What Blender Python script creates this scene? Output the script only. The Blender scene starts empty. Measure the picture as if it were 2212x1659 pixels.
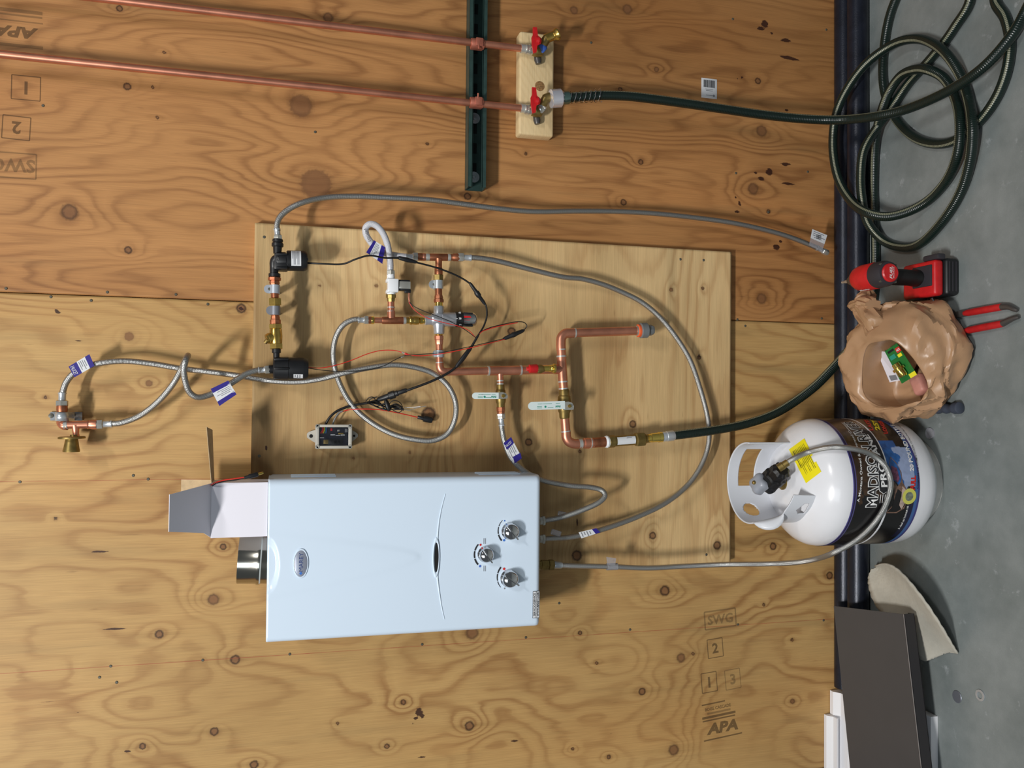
import bpy, bmesh, math, random
import numpy as np
from mathutils import Vector, Matrix
random.seed(7)
RNG = np.random.RandomState(11)
SC = bpy.context.scene
COL = SC.collection
PI = math.pi

# ---------------------------------------------------------------- camera (photo is 2212 x 1659, camera rolled 90 degrees)
IW, IH, FPX = 2212.0, 1659.0, 1830.0
_dn = np.array([7914 - IW / 2, 933.7 - IH / 2, FPX]); _dn /= np.linalg.norm(_dn)
_a = 695.0; _b = -((7914 - IW / 2) * _a + FPX * FPX) / (933.7 - IH / 2)
_X = np.array([_a, _b, FPX]); _X /= np.linalg.norm(_X)
_Z = -_dn; _X = _X - _X.dot(_Z) * _Z; _X /= np.linalg.norm(_X)
_Y = np.cross(_Z, _X)
RW = np.array([_X, _Y, _Z])                      # world = RW @ (right, down, forward)
CAM = np.array([0.0, -2.04, 1.516])
cam_d = bpy.data.cameras.new('camera'); cam_o = bpy.data.objects.new('camera', cam_d); COL.objects.link(cam_o)
cam_d.sensor_fit = 'HORIZONTAL'; cam_d.sensor_width = 36.0; cam_d.lens = FPX * 36.0 / IW; cam_d.clip_start = 0.05
_m = Matrix([[RW[i, 0], -RW[i, 1], -RW[i, 2], CAM[i]] for i in range(3)] + [[0, 0, 0, 1]])
cam_o.matrix_world = _m
SC.camera = cam_o

# ---------------------------------------------------------------- world, lamps, exposure
SC.view_settings.view_transform = 'Standard'; SC.view_settings.look = 'None'
SC.view_settings.gamma = 1.0; SC.view_settings.use_curve_mapping = False
SC.view_settings.exposure = 0.0
wd = bpy.data.worlds.new('world'); SC.world = wd; wd.use_nodes = True
wd.node_tree.nodes['Background'].inputs[0].default_value = (0.86, 0.94, 1.0, 1)
wd.node_tree.nodes['Background'].inputs[1].default_value = 0.092

def area(name, loc, target, sx, sy, power, col):
    l = bpy.data.lights.new(name, 'AREA'); l.shape = 'RECTANGLE'; l.size = sx; l.size_y = sy
    l.energy = power; l.color = col
    o = bpy.data.objects.new(name, l); COL.objects.link(o); o.location = loc
    o.rotation_euler = (Vector(target) - Vector(loc)).to_track_quat('-Z', 'Y').to_euler()
    return o
k_ = area('ceiling_lamp_key', (-1.35, -3.15, 4.25), (0.0, 0.0, 1.0), 0.8, 0.18, 92, (1.0, 0.985, 0.95)); k_.data.spread = math.radians(140)
k_ = area('ceiling_lamp_right', (1.5, -2.8, 4.1), (-0.2, 0.0, 1.0), 0.75, 0.16, 23, (1.0, 0.985, 0.95)); k_.data.spread = math.radians(140)
area('cool_daylight_fill', (-1.8, -4.7, 3.3), (-0.3, 0.0, 0.9), 2.0, 2.0, 33, (0.84, 0.93, 1.0))  # added cool daylight fill with no actual window, set high for flap shading

# ---------------------------------------------------------------- pixel helpers: a photo pixel turned into the real 3D point on a known plane
def _ray(px, py): return RW @ np.array([px - IW / 2, py - IH / 2, FPX])
def P(px, py, y):
    d = _ray(px, py); t = (y - CAM[1]) / d[1]; return Vector(CAM + d * t)
def F(px, py, z):
    d = _ray(px, py); t = (z - CAM[2]) / d[2]; return Vector(CAM + d * t)
def proj(p):
    c = RW.T @ (np.array(p) - CAM); return (IW / 2 + FPX * c[0] / c[2], IH / 2 + FPX * c[1] / c[2])
def mpp(p):
    c = RW.T @ (np.array(p) - CAM); return c[2] / FPX       # metres per pixel at a point

# ---------------------------------------------------------------- materials
def lin(c):
    r = []
    for v in c:
        v = v / 255.0
        r.append(v / 12.92 if v <= 0.04045 else ((v + 0.055) / 1.055) ** 2.4)
    return tuple(r) + (1.0,)
def nmat(name):
    m = bpy.data.materials.new(name); m.use_nodes = True
    return m, m.node_tree.nodes, m.node_tree.links, m.node_tree.nodes['Principled BSDF']
def mat(name, rgb, rough=0.5, metal=0.0, var=0.0, vscale=40.0, bump=0.0, bscale=200.0, trans=0.0, alpha=1.0, coat=0.0, stretch=None):
    m, n, l, b = nmat(name)
    c = lin(rgb)
    b.inputs['Roughness'].default_value = rough; b.inputs['Metallic'].default_value = metal
    b.inputs['Transmission Weight'].default_value = trans; b.inputs['Alpha'].default_value = alpha
    b.inputs['Coat Weight'].default_value = coat
    tc = n.new('ShaderNodeTexCoord')
    if var > 0:
        no = n.new('ShaderNodeTexNoise'); no.inputs['Scale'].default_value = vscale; no.inputs['Detail'].default_value = 4
        src = tc.outputs['Object']
        if stretch:
            mp = n.new('ShaderNodeMapping'); mp.inputs['Scale'].default_value = stretch; l.new(src, mp.inputs[0]); src = mp.outputs[0]
        l.new(src, no.inputs['Vector'])
        r = n.new('ShaderNodeValToRGB'); r.color_ramp.elements[0].position = 0.3; r.color_ramp.elements[1].position = 0.7
        r.color_ramp.elements[0].color = tuple(x * (1 - var) for x in c[:3]) + (1,)
        r.color_ramp.elements[1].color = tuple(min(1, x * (1 + var * 0.7)) for x in c[:3]) + (1,)
        l.new(no.outputs[0], r.inputs[0]); l.new(r.outputs[0], b.inputs['Base Color'])
    else:
        b.inputs['Base Color'].default_value = c
    if bump > 0:
        nb = n.new('ShaderNodeTexNoise'); nb.inputs['Scale'].default_value = bscale; l.new(tc.outputs['Object'], nb.inputs['Vector'])
        bp = n.new('ShaderNodeBump'); bp.inputs['Strength'].default_value = bump; bp.inputs['Distance'].default_value = 0.002
        l.new(nb.outputs[0], bp.inputs['Height']); l.new(bp.outputs[0], b.inputs['Normal'])
    return m
def mth(n, l, op, a, b=None, clamp=False):
    q = n.new('ShaderNodeMath'); q.operation = op; q.use_clamp = clamp
    for i, v in enumerate((a, b)):
        if v is None: continue
        if isinstance(v, (int, float)): q.inputs[i].default_value = v
        else: l.new(v, q.inputs[i])
    return q.outputs[0]
def mixc(n, l, fac, a, b, mode='MIX'):
    q = n.new('ShaderNodeMix'); q.data_type = 'RGBA'; q.blend_type = mode
    if isinstance(fac, (int, float)): q.inputs[0].default_value = fac
    else: l.new(fac, q.inputs[0])
    for i, v in ((6, a), (7, b)):
        if isinstance(v, tuple): q.inputs[i].default_value = v
        else: l.new(v, q.inputs[i])
    return q.outputs[2]

def wood_material(name, light, dark, grain_axis, contrast, chalk=(), rough=0.55, knotc=(96, 58, 36)):
    # growth rings come from the smooth mesh attribute 'phase'; knots and stains from 'knot' and 'stain'
    m, n, l, b = nmat(name)
    def attr(k):
        a = n.new('ShaderNodeAttribute'); a.attribute_name = k; return a.outputs['Fac']
    ph, kn, st, tn = attr('phase'), attr('knot'), attr('stain'), attr('tone')
    tc = n.new('ShaderNodeTexCoord')
    def noise(scale3, scale=1.0, detail=3, rough_=0.5):
        mp = n.new('ShaderNodeMapping'); mp.inputs['Scale'].default_value = scale3; l.new(tc.outputs['Object'], mp.inputs[0])
        q = n.new('ShaderNodeTexNoise'); q.inputs['Scale'].default_value = scale; q.inputs['Detail'].default_value = detail
        q.inputs['Roughness'].default_value = rough_
        l.new(mp.outputs[0], q.inputs['Vector']); return q.outputs[0]
    al = lambda a, g: (g, 1, a) if grain_axis == 'X' else (a, 1, g)
    wob = noise(al(60, 5), 1.0, 4)
    ph2 = mth(n, l, 'ADD', ph, mth(n, l, 'MULTIPLY', wob, 0.7))
    fr = mth(n, l, 'FRACT', ph2)
    rr = n.new('ShaderNodeValToRGB'); l.new(fr, rr.inputs[0])
    e = rr.color_ramp.elements
    e[0].position = 0.0; e[0].color = (0.25, 0.25, 0.25, 1)
    e[1].position = 1.0; e[1].color = (0.25, 0.25, 0.25, 1)
    for p_, v_ in ((0.25, 0.04), (0.55, 0.25), (0.80, 0.95), (0.92, 0.7)):
        q = e.new(p_); q.color = (v_, v_, v_, 1)
    fade = noise(al(5, 2.5), 1.0, 2)
    fd = mth(n, l, 'MULTIPLY', mth(n, l, 'SUBTRACT', fade, 0.22, True), 2.2, True)
    ring = mth(n, l, 'MULTIPLY', mth(n, l, 'MULTIPLY', rr.outputs[0], contrast), fd, True)
    base = mixc(n, l, ring, lin(light), lin(dark))
    fine = noise(al(420, 9), 1.0, 3, 0.6)
    fine2 = mth(n, l, 'ADD', 0.72, mth(n, l, 'MULTIPLY', fine, 0.56))
    base = mixc(n, l, 1.0, base, fine2, 'MULTIPLY')
    # broad tone shifts of the veneer, plus shade painted into the right sheet
    tv = mth(n, l, 'ADD', tn, 0.0)
    cb = n.new('ShaderNodeCombineColor')
    l.new(tv, cb.inputs[0]); l.new(mth(n, l, 'POWER', tv, 1.12), cb.inputs[1]); l.new(mth(n, l, 'POWER', tv, 1.35), cb.inputs[2])
    base = mixc(n, l, 1.0, base, cb.outputs[0], 'MULTIPLY')
    hue = noise(al(3.2, 1.1), 1.0, 3)
    base = mixc(n, l, mth(n, l, 'MULTIPLY', mth(n, l, 'SUBTRACT', hue, 0.50, True), 1.9, True), base, mixc(n, l, 1.0, base, (1.02, 0.84, 0.68, 1), 'MULTIPLY'))
    gst = noise(al(16, 1.3), 1.0, 3)
    base = mixc(n, l, mth(n, l, 'MULTIPLY', mth(n, l, 'SUBTRACT', gst, 0.60, True), 2.2, True), base, lin((122, 104, 70)))
    # dark short flecks
    fl = noise(al(130, 14), 1.0, 2)
    base = mixc(n, l, mth(n, l, 'MULTIPLY', mth(n, l, 'SUBTRACT', fl, 0.70, True), 3.5, True), base, lin((88, 54, 30)))
    # knots: reddish heart, dark ring, brown halo
    wk = noise((130, 1, 130), 1.0, 3)
    kd = mth(n, l, 'ADD', kn, mth(n, l, 'MULTIPLY', mth(n, l, 'SUBTRACT', wk, 0.5), 0.45))
    halo = mth(n, l, 'MULTIPLY', mth(n, l, 'SUBTRACT', 1.0, mth(n, l, 'DIVIDE', kd, 2.0), True), 0.38)
    base = mixc(n, l, halo, base, lin((120, 74, 40)))
    heart = mth(n, l, 'SUBTRACT', 1.0, mth(n, l, 'MULTIPLY', mth(n, l, 'SUBTRACT', kd, 0.8), 6.0, True), True)
    base = mixc(n, l, mth(n, l, 'MULTIPLY', heart, 0.75), base, lin((124, 84, 54)))
    rg = mth(n, l, 'SUBTRACT', 1.0, mth(n, l, 'MULTIPLY', mth(n, l, 'ABSOLUTE', mth(n, l, 'SUBTRACT', kd, 0.88)), 2.9), True)
    kdark = attr('kdark')
    base = mixc(n, l, mth(n, l, 'MULTIPLY', rg, kdark), base, lin((38, 20, 12)))
    # resin / glue stains
    ns = noise(al(170, 60), 1.0, 4, 0.65)
    sm = mth(n, l, 'MULTIPLY', mth(n, l, 'SUBTRACT', mth(n, l, 'ADD', st, mth(n, l, 'MULTIPLY', ns, 0.7)), 0.80), 9.0, True)
    base = mixc(n, l, mth(n, l, 'MULTIPLY', sm, 0.93), base, lin((52, 24, 18)))
    # snapped chalk lines
    if chalk:
        sx = n.new('ShaderNodeSeparateXYZ'); l.new(tc.outputs['Object'], sx.inputs[0])
        cn = noise((1, 1, 25), 1.0, 2)
        for x0, w in chalk:
            k = mth(n, l, 'SUBTRACT', 1.0, mth(n, l, 'DIVIDE', mth(n, l, 'ABSOLUTE', mth(n, l, 'SUBTRACT', sx.outputs[0], x0)), w), True)
            base = mixc(n, l, mth(n, l, 'MULTIPLY', mth(n, l, 'MULTIPLY', k, cn), 1.3, True), base, lin((150, 62, 44)))
    l.new(base, b.inputs['Base Color'])
    b.inputs['Roughness'].default_value = rough; b.inputs['Specular IOR Level'].default_value = 0.35
    bp = n.new('ShaderNodeBump'); bp.inputs['Strength'].default_value = 0.25; bp.inputs['Distance'].default_value = 0.001
    l.new(fine, bp.inputs['Height']); l.new(bp.outputs[0], b.inputs['Normal'])
    return m

def braid_material(name, rgb, rough=0.35, n1=10, k=210, metal=0.9):
    m, n, l, b = nmat(name)
    uv = n.new('ShaderNodeUVMap'); sp = n.new('ShaderNodeSeparateXYZ'); l.new(uv.outputs[0], sp.inputs[0])
    u = mth(n, l, 'MULTIPLY', sp.outputs[0], n1); v = mth(n, l, 'MULTIPLY', sp.outputs[1], k)
    s1 = mth(n, l, 'SINE', mth(n, l, 'MULTIPLY', mth(n, l, 'ADD', u, v), 2 * PI))
    s2 = mth(n, l, 'SINE', mth(n, l, 'MULTIPLY', mth(n, l, 'SUBTRACT', u, v), 2 * PI))
    h = mth(n, l, 'ADD', 0.5, mth(n, l, 'MULTIPLY', mth(n, l, 'MULTIPLY', s1, s2), 0.5))
    c = lin(rgb)
    l.new(mixc(n, l, h, tuple(x * 0.5 for x in c[:3]) + (1,), c), b.inputs['Base Color'])
    b.inputs['Metallic'].default_value = metal; b.inputs['Roughness'].default_value = rough
    b.inputs['Coat Weight'].default_value = 0.35; b.inputs['Coat Roughness'].default_value = 0.12
    bp = n.new('ShaderNodeBump'); bp.inputs['Strength'].default_value = 0.5; bp.inputs['Distance'].default_value = 0.001
    l.new(h, bp.inputs['Height']); l.new(bp.outputs[0], b.inputs['Normal'])
    return m

def hose_material():
    m, n, l, b = nmat('green_garden_hose_rubber')
    uv = n.new('ShaderNodeUVMap'); sp = n.new('ShaderNodeSeparateXYZ'); l.new(uv.outputs[0], sp.inputs[0])
    base = lin((20, 34, 30))
    wv = mth(n, l, 'SINE', mth(n, l, 'MULTIPLY', sp.outputs[1], 2 * PI * 230))
    tot = None
    for c0 in (0.12, 0.62):
        d = mth(n, l, 'ABSOLUTE', mth(n, l, 'SUBTRACT', sp.outputs[0], c0))
        k = mth(n, l, 'LESS_THAN', d, 0.038)
        tot = k if tot is None else mth(n, l, 'ADD', tot, k, True)
    cr = mixc(n, l, mth(n, l, 'ADD', 0.5, mth(n, l, 'MULTIPLY', wv, 0.5)), lin((88, 90, 74)), lin((140, 142, 120)))
    l.new(mixc(n, l, tot, base, cr), b.inputs['Base Color'])
    b.inputs['Roughness'].default_value = 0.28
    bp = n.new('ShaderNodeBump'); bp.inputs['Strength'].default_value = 0.25; bp.inputs['Distance'].default_value = 0.001
    l.new(wv, bp.inputs['Height']); l.new(bp.outputs[0], b.inputs['Normal'])
    return m

M = {}
M['copper'] = mat('copper', (222, 150, 122), 0.38, 0.85, 0.22, 22)
M['copper_dark'] = mat('oxidised_copper', (172, 108, 78), 0.40, 0.8, 0.35, 60)
M['copper_paint'] = mat('copper_plated_clamp', (186, 112, 92), 0.5, 0.5, 0.2, 60)
M['solder'] = mat('solder', (205, 205, 200), 0.35, 0.6)
M['brass'] = mat('brass', (205, 172, 92), 0.26, 0.92, 0.2, 60)
M['brass_dull'] = mat('dull_cast_brass', (150, 128, 76), 0.45, 0.85, 0.25, 80)
M['brass_bright'] = mat('bright_brass', (236, 208, 110), 0.16, 0.95)
M['chrome'] = mat('chrome', (214, 214, 216), 0.09, 1.0)
M['nickel'] = mat('nickel_plated_steel', (206, 204, 196), 0.25, 0.72)
M['zinc'] = mat('zinc_plated_steel', (202, 208, 214), 0.33, 0.6, 0.12, 50)
M['galv'] = mat('galvanised_flue', (186, 182, 172), 0.16, 1.0)
M['cast_metal'] = mat('satin_cast_chrome', (196, 198, 204), 0.3, 0.65, 0.1, 60)
M['braid'] = braid_material('stainless_braid', (192, 192, 190))
M['braid_gas'] = braid_material('stainless_gas_braid', (206, 206, 204), 0.3, 12, 330)
M['braid_white'] = braid_material('white_vinyl_braid', (232, 232, 240), 0.3, 12, 300, 0.0)
M['hose'] = hose_material()
M['black'] = mat('black_plastic', (26, 27, 30), 0.42, 0.0, 0.15, 60)
M['black_rubber'] = mat('black_cable_rubber', (17, 17, 18), 0.45)
M['dark_hole'] = mat('dark_recess', (6, 6, 6), 0.8)
M['white'] = mat('white_plastic', (236, 238, 242), 0.38)
M['heater_white'] = mat('white_enamel', (214, 230, 247), 0.2, coat=0.3)
M['carton_white'] = mat('white_coated_card', (232, 230, 240), 0.4)
M['carton_tan'] = mat('brown_card', (196, 170, 132), 0.8, 0, 0.15, 80)
M['red'] = mat('red_plastic', (198, 30, 34), 0.38, 0, 0.12, 80)
M['red_wire'] = mat('red_wire_insulation', (206, 44, 34), 0.4)
M['red_grip'] = mat('red_dipped_grip', (186, 32, 34), 0.42, 0, 0.15, 60)
M['blue'] = mat('blue_tape', (66, 104, 190), 0.5)
M['strut'] = mat('painted_strut_green', (54, 78, 74), 0.45, 0.3, 0.2, 50)
M['strut_dark'] = mat('strut_inside', (10, 12, 12), 0.7)
M['ironpipe'] = mat('black_iron_pipe', (34, 38, 50), 0.34, 0.35, 0.3, 30, 0.15, 300)
M['grey_pvc'] = mat('grey_pvc', (112, 116, 118), 0.5)
M['orange'] = mat('orange_ring', (226, 98, 52), 0.5)
M['grey_box'] = mat('light_grey_enclosure', (182, 178, 168), 0.5)
M['pcb'] = mat('dark_circuit_board', (26, 28, 46), 0.4, 0, 0.3, 300)
M['label_blue'] = mat('navy_label_print', (46, 36, 130), 0.4)
M['label_white'] = mat('white_label_paper', (218, 220, 224), 0.45)
M['ink'] = mat('black_ink', (34, 34, 38), 0.6)
M['ink_grey'] = mat('grey_print', (128, 130, 136), 0.6)
M['ink_teal'] = mat('teal_print', (34, 140, 116), 0.5)
M['ink_white'] = mat('white_print', (234, 234, 234), 0.4)
M['ink_red'] = mat('red_print', (204, 38, 34), 0.45)
M['ink_yellow'] = mat('yellow_print', (236, 222, 40), 0.45)
M['yellow'] = mat('yellow_vinyl_sticker', (242, 226, 22), 0.45)
M['blue_print'] = mat('blue_print', (52, 110, 196), 0.5)
M['purple_line'] = mat('purple_print', (58, 52, 116), 0.4)
M['badge'] = mat('silver_badge', (150, 156, 172), 0.3, 0.25)
M['badge_blue'] = mat('badge_lettering', (58, 76, 128), 0.4)
M['tank_white'] = mat('white_powder_coat', (232, 233, 238), 0.22, 0, 0.035, 12, coat=0.3)
M['collar_white'] = mat('white_painted_collar', (214, 217, 224), 0.35)
M['scuff'] = mat('scuffed_white_paint', (216, 214, 208), 0.45, 0, 0.2, 18)
M['bag'] = mat('tan_plastic_bag', (178, 140, 106), 0.34, 0, 0.10, 9)
M['grey_steel'] = mat('grey_tool_steel', (92, 88, 86), 0.35, 0.5)
M['dark_grey_tool'] = mat('dark_grey_plastic', (48, 46, 52), 0.5)
M['tool_grip'] = mat('slate_rubber_grip', (62, 68, 82), 0.6)
M['panel_grey'] = mat('dark_taupe_panel', (73, 72, 73), 0.55, 0, 0.05, 8)
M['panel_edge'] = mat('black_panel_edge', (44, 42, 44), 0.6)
M['trim_white'] = mat('white_painted_moulding', (232, 232, 236), 0.4)
M['scrap'] = mat('pale_grey_felt_scrap', (186, 182, 170), 0.85, 0, 0.12, 14, 0.3, 120)
M['clear'] = mat('clear_plastic_film', (225, 225, 232), 0.15, 0, trans=0.75)
M['clear_lid'] = mat('clear_lid', (245, 245, 245), 0.04, 0, trans=1.0)
M['green_card'] = mat('green_backing_card', (32, 108, 44), 0.4)
M['pink'] = mat('pink_wrapped_parcel', (206, 142, 128), 0.5, 0, 0.2, 30)
M['stamp_ink'] = mat('faded_stamp_ink', (70, 54, 36), 0.8, alpha=0.45)
M['stamp_ink_soft'] = mat('soft_stamp_ink', (84, 72, 50), 0.8, alpha=0.28)
M['nail'] = mat('nail_head_steel', (88, 86, 76), 0.45, 0.2)
M['disc'] = mat('grey_metal_slug', (132, 136, 146), 0.4, 0.6)

# ---------------------------------------------------------------- mesh builder
def _frame(d, ref=None):
    d = Vector(d).normalized()
    r = Vector(ref) if ref is not None else Vector((0, -1, 0))
    if abs(d.dot(r.normalized())) > 0.97: r = Vector((1, 0, 0))
    u = (r - d * r.dot(d)).normalized(); v = d.cross(u)
    return d, u, v
def spline(pts, n=8):
    pts = [Vector(p) for p in pts]
    if len(pts) < 3: return pts
    q = [pts[0] * 2 - pts[1]] + pts + [pts[-1] * 2 - pts[-2]]
    out = []
    for i in range(1, len(q) - 2):
        p0, p1, p2, p3 = q[i - 1], q[i], q[i + 1], q[i + 2]
        # centripetal parameterisation
        t0 = 0.0; t1 = t0 + max(1e-6, (p1 - p0).length) ** 0.5; t2 = t1 + max(1e-6, (p2 - p1).length) ** 0.5; t3 = t2 + max(1e-6, (p3 - p2).length) ** 0.5
        for k in range(n):
            t = t1 + (t2 - t1) * k / n
            a1 = p0 * ((t1 - t) / (t1 - t0)) + p1 * ((t - t0) / (t1 - t0))
            a2 = p1 * ((t2 - t) / (t2 - t1)) + p2 * ((t - t1) / (t2 - t1))
            a3 = p2 * ((t3 - t) / (t3 - t2)) + p3 * ((t - t2) / (t3 - t2))
            b1 = a1 * ((t2 - t) / (t2 - t0)) + a2 * ((t - t0) / (t2 - t0))
            b2 = a2 * ((t3 - t) / (t3 - t1)) + a3 * ((t - t1) / (t3 - t1))
            out.append(b1 * ((t2 - t) / (t2 - t1)) + b2 * ((t - t1) / (t2 - t1)))
    out.append(pts[-1])
    return out

class MB:
    def __init__(self): self.v = []; self.f = []; self.uv = {}; self.flat = set()
    def add(self, vs, fs, flat=False):
        o = len(self.v); self.v += [tuple(p) for p in vs]
        for f in fs:
            if flat: self.flat.add(len(self.f))
            self.f.append(tuple(i + o for i in f))
        return self
    def box(self, c, size, R=None, bev=0.0, seg=2):
        c = Vector(c); sx, sy, sz = size
        bm = bmesh.new(); bmesh.ops.create_cube(bm, size=1.0)
        bmesh.ops.scale(bm, vec=(sx, sy, sz), verts=bm.verts)
        if bev > 0:
            bmesh.ops.bevel(bm, geom=list(bm.edges), offset=min(bev, 0.45 * min(size)), segments=seg, profile=0.5, affect='EDGES')
        bm.verts.index_update()
        vs = [(c + (R @ v.co if R is not None else v.co)) for v in bm.verts]
        fs = [[v.index for v in f.verts] for f in bm.faces]
        bm.free(); return self.add(vs, fs)
    def tube(self, pts, r, seg=10, caps=True, ref=None, closed=False):
        pts = [Vector(p) for p in pts]; n = len(pts)
        rs = r if isinstance(r, (list, tuple)) else [r] * n
        T = []
        for i in range(n):
            a = pts[max(0, i - 1)]; b = pts[min(n - 1, i + 1)]
            d = b - a; T.append(d.normalized() if d.length > 1e-9 else Vector((0, 0, 1)))
        _, u, _ = _frame(T[0], ref)
        vs = []; L = 0.0; Ls = []
        for i in range(n):
            if i: L += (pts[i] - pts[i - 1]).length
            Ls.append(L)
            u = u - T[i] * u.dot(T[i])
            u = u.normalized() if u.length > 1e-6 else _frame(T[i])[1]
            w = T[i].cross(u)
            for k in range(seg):
                a = 2 * PI * k / seg
                vs.append(pts[i] + (u * math.cos(a) + w * math.sin(a)) * rs[i])
        fs = []; base = len(self.f)
        for i in range(n - 1):
            for k in range(seg):
                k2 = (k + 1) % seg
                fs.append((i * seg + k, i * seg + k2, (i + 1) * seg + k2, (i + 1) * seg + k))
                self.uv[base + len(fs) - 1] = ((k / seg, Ls[i]), ((k + 1) / seg, Ls[i]), ((k + 1) / seg, Ls[i + 1]), (k / seg, Ls[i + 1]))
        if caps:
            fs.append(tuple(range(seg - 1, -1, -1))); fs.append(tuple(range((n - 1) * seg, n * seg)))
        return self.add(vs, fs)
    def lathe(self, o, d, prof, seg=18, ref=None, sy=1.0, caps=True):
        # prof: (distance along axis, radius)
        o = Vector(o); d, u, w = _frame(d, ref)
        vs = []; n = len(prof)
        for t, r in prof:
            for k in range(seg):
                a = 2 * PI * k / seg
                vs.append(o + d * t + (u * math.cos(a) + w * math.sin(a) * sy) * max(r, 1e-5))
        fs = []
        for i in range(n - 1):
            for k in range(seg):
                k2 = (k + 1) % seg
                fs.append((i * seg + k, i * seg + k2, (i + 1) * seg + k2, (i + 1) * seg + k))
        if caps: fs.append(tuple(range(seg - 1, -1, -1))); fs.append(tuple(range((n - 1) * seg, n * seg)))
        return self.add(vs, fs)
    def prism(self, front, off):
        front = [Vector(p) for p in front]; n = len(front); off = Vector(off)
        vs = front + [p + off for p in front]
        fs = [tuple(range(n)), tuple(range(2 * n - 1, n - 1, -1))]
        for i in range(n):
            j = (i + 1) % n; fs.append((j, i, n + i, n + j))
        return self.add(vs, fs)
    def ring(self, c, axis, R, r, seg=24, s2=8, a0=0, a1=2 * PI):
        d, u, w = _frame(axis); c = Vector(c)
        full = abs(a1 - a0 - 2 * PI) < 1e-6
        pts = [c + (u * math.cos(a0 + (a1 - a0) * k / seg) + w * math.sin(a0 + (a1 - a0) * k / seg)) * R for k in range(seg + 1)]
        return self.tube(pts, r, s2, not full)
    # ---- shapes laid out with pixel measures on a plane at depth y
    def LP(self, a, b, y, prof, seg=16, y2=None):
        A = P(a[0], a[1], y); B = P(b[0], b[1], y if y2 is None else y2); d = B - A; L = d.length
        s = mpp((A + B) / 2)
        return self.lathe(A, d, [(t * L, r * s) for t, r in prof], seg)
    def BX(self, x0, y0, x1, y1, yf, yb, bev=0.0):
        a = P(x0, y0, yf); b = P(x1, y1, yf)
        c = Vector(((a.x + b.x) / 2, (yf + yb) / 2, (a.z + b.z) / 2))
        return self.box(c, (abs(a.x - b.x), abs(yf - yb), abs(a.z - b.z)), None, bev)
    def PR(self, pts, yf, yb):
        return self.prism([P(x, y, yf) for x, y in pts], (0, yb - yf, 0))
    def TP(self, pts, r, seg=10, n=8, ref=None, y=None):
        # tube through (px, py, depth); r in metres
        w = [P(p[0], p[1], p[2] if len(p) > 2 else y) for p in pts]
        return self.tube(spline(w, n) if n > 1 else w, r, seg, True, ref)
    def build(self, name, m, parent=None, angle=38, uv=True):
        me = bpy.data.meshes.new(name); me.from_pydata(self.v, [], self.f); 
        ms = m if isinstance(m, list) else [m]
        for q in ms: me.materials.append(q)
        if self.uv and uv:
            L = me.uv_layers.new(name='UVMap'); arr = np.zeros((len(me.loops), 2), dtype=np.float32)
            for p in me.polygons:
                q = self.uv.get(p.index)
                if q:
                    for j, li in enumerate(p.loop_indices): arr[li] = q[j]
            L.data.foreach_set('uv', arr.ravel())
        bm = bmesh.new(); bm.from_mesh(me); bmesh.ops.recalc_face_normals(bm, faces=bm.faces); bm.to_mesh(me); bm.free()
        me.shade_smooth()
        me.set_sharp_from_angle(angle=math.radians(angle))
        o = bpy.data.objects.new(name, me); COL.objects.link(o)
        if parent is not None: attach(o, parent)
        return o
def attach(o, parent):
    o.parent = parent; o.matrix_parent_inverse = WORLD[parent.name].inverted()
    WORLD[o.name] = Matrix.Identity(4)
class _W(dict):
    def __missing__(self, k): return Matrix.Identity(4)
WORLD = _W()
def tag(o, label, cat=None, group=None, kind=None):
    if label: o['label'] = label
    if cat: o['category'] = cat
    if group: o['group'] = group
    if kind: o['kind'] = kind
    return o
def thing(name, label, cat, loc, group=None):
    o = bpy.data.objects.new(name, None); COL.objects.link(o); o.location = loc; o.empty_display_size = 0.05
    WORLD[o.name] = Matrix.Translation(Vector(loc))
    return tag(o, label, cat, group)

TEXT_BOX = {}
def text(body, m, parent, c, right, up, h=None, w=None, name='lettering', bold=0.0, shear=0.0, fn=None, fit=None):
    cu = bpy.data.curves.new(name, 'FONT'); cu.body = body; cu.size = 1.0; cu.resolution_u = 2; cu.offset = bold; cu.shear = shear
    t = bpy.data.objects.new('tmp_text', cu); me = bpy.data.meshes.new_from_object(t)
    bpy.data.objects.remove(t); bpy.data.curves.remove(cu)
    n = len(me.vertices); co = np.zeros(n * 3, dtype=np.float32); me.vertices.foreach_get('co', co); co = co.reshape(-1, 3)
    lo = co.min(0); hi = co.max(0); ce = (lo + hi) / 2; sz = hi - lo
    if fit is not None:                       # size and centre taken from the plain-weight letters, so an outline stays in register
        lo, hi = fit; ce = (lo + hi) / 2; sz = hi - lo
    TEXT_BOX[body] = (lo, hi)
    sv = h / sz[1] if h else w / sz[0]
    su = w / sz[0] if w else sv
    u = (co[:, 0] - ce[0]) * su; v = (co[:, 1] - ce[1]) * sv
    if fn: out = np.array([fn(a, b) for a, b in zip(u, v)], dtype=np.float32)
    else:
        c = np.array(c); r = np.array(Vector(right).normalized()); q = np.array(Vector(up).normalized())
        out = c + u[:, None] * r + v[:, None] * q
    me.vertices.foreach_set('co', out.astype(np.float32).ravel()); me.name = name
    me.materials.clear(); me.materials.append(m)
    o = bpy.data.objects.new(name, me); COL.objects.link(o)
    if parent is not None: attach(o, parent)
    return o
UX = Vector((1, 0, 0)); UZ = Vector((0, 0, 1)); UY = Vector((0, 1, 0))

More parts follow.
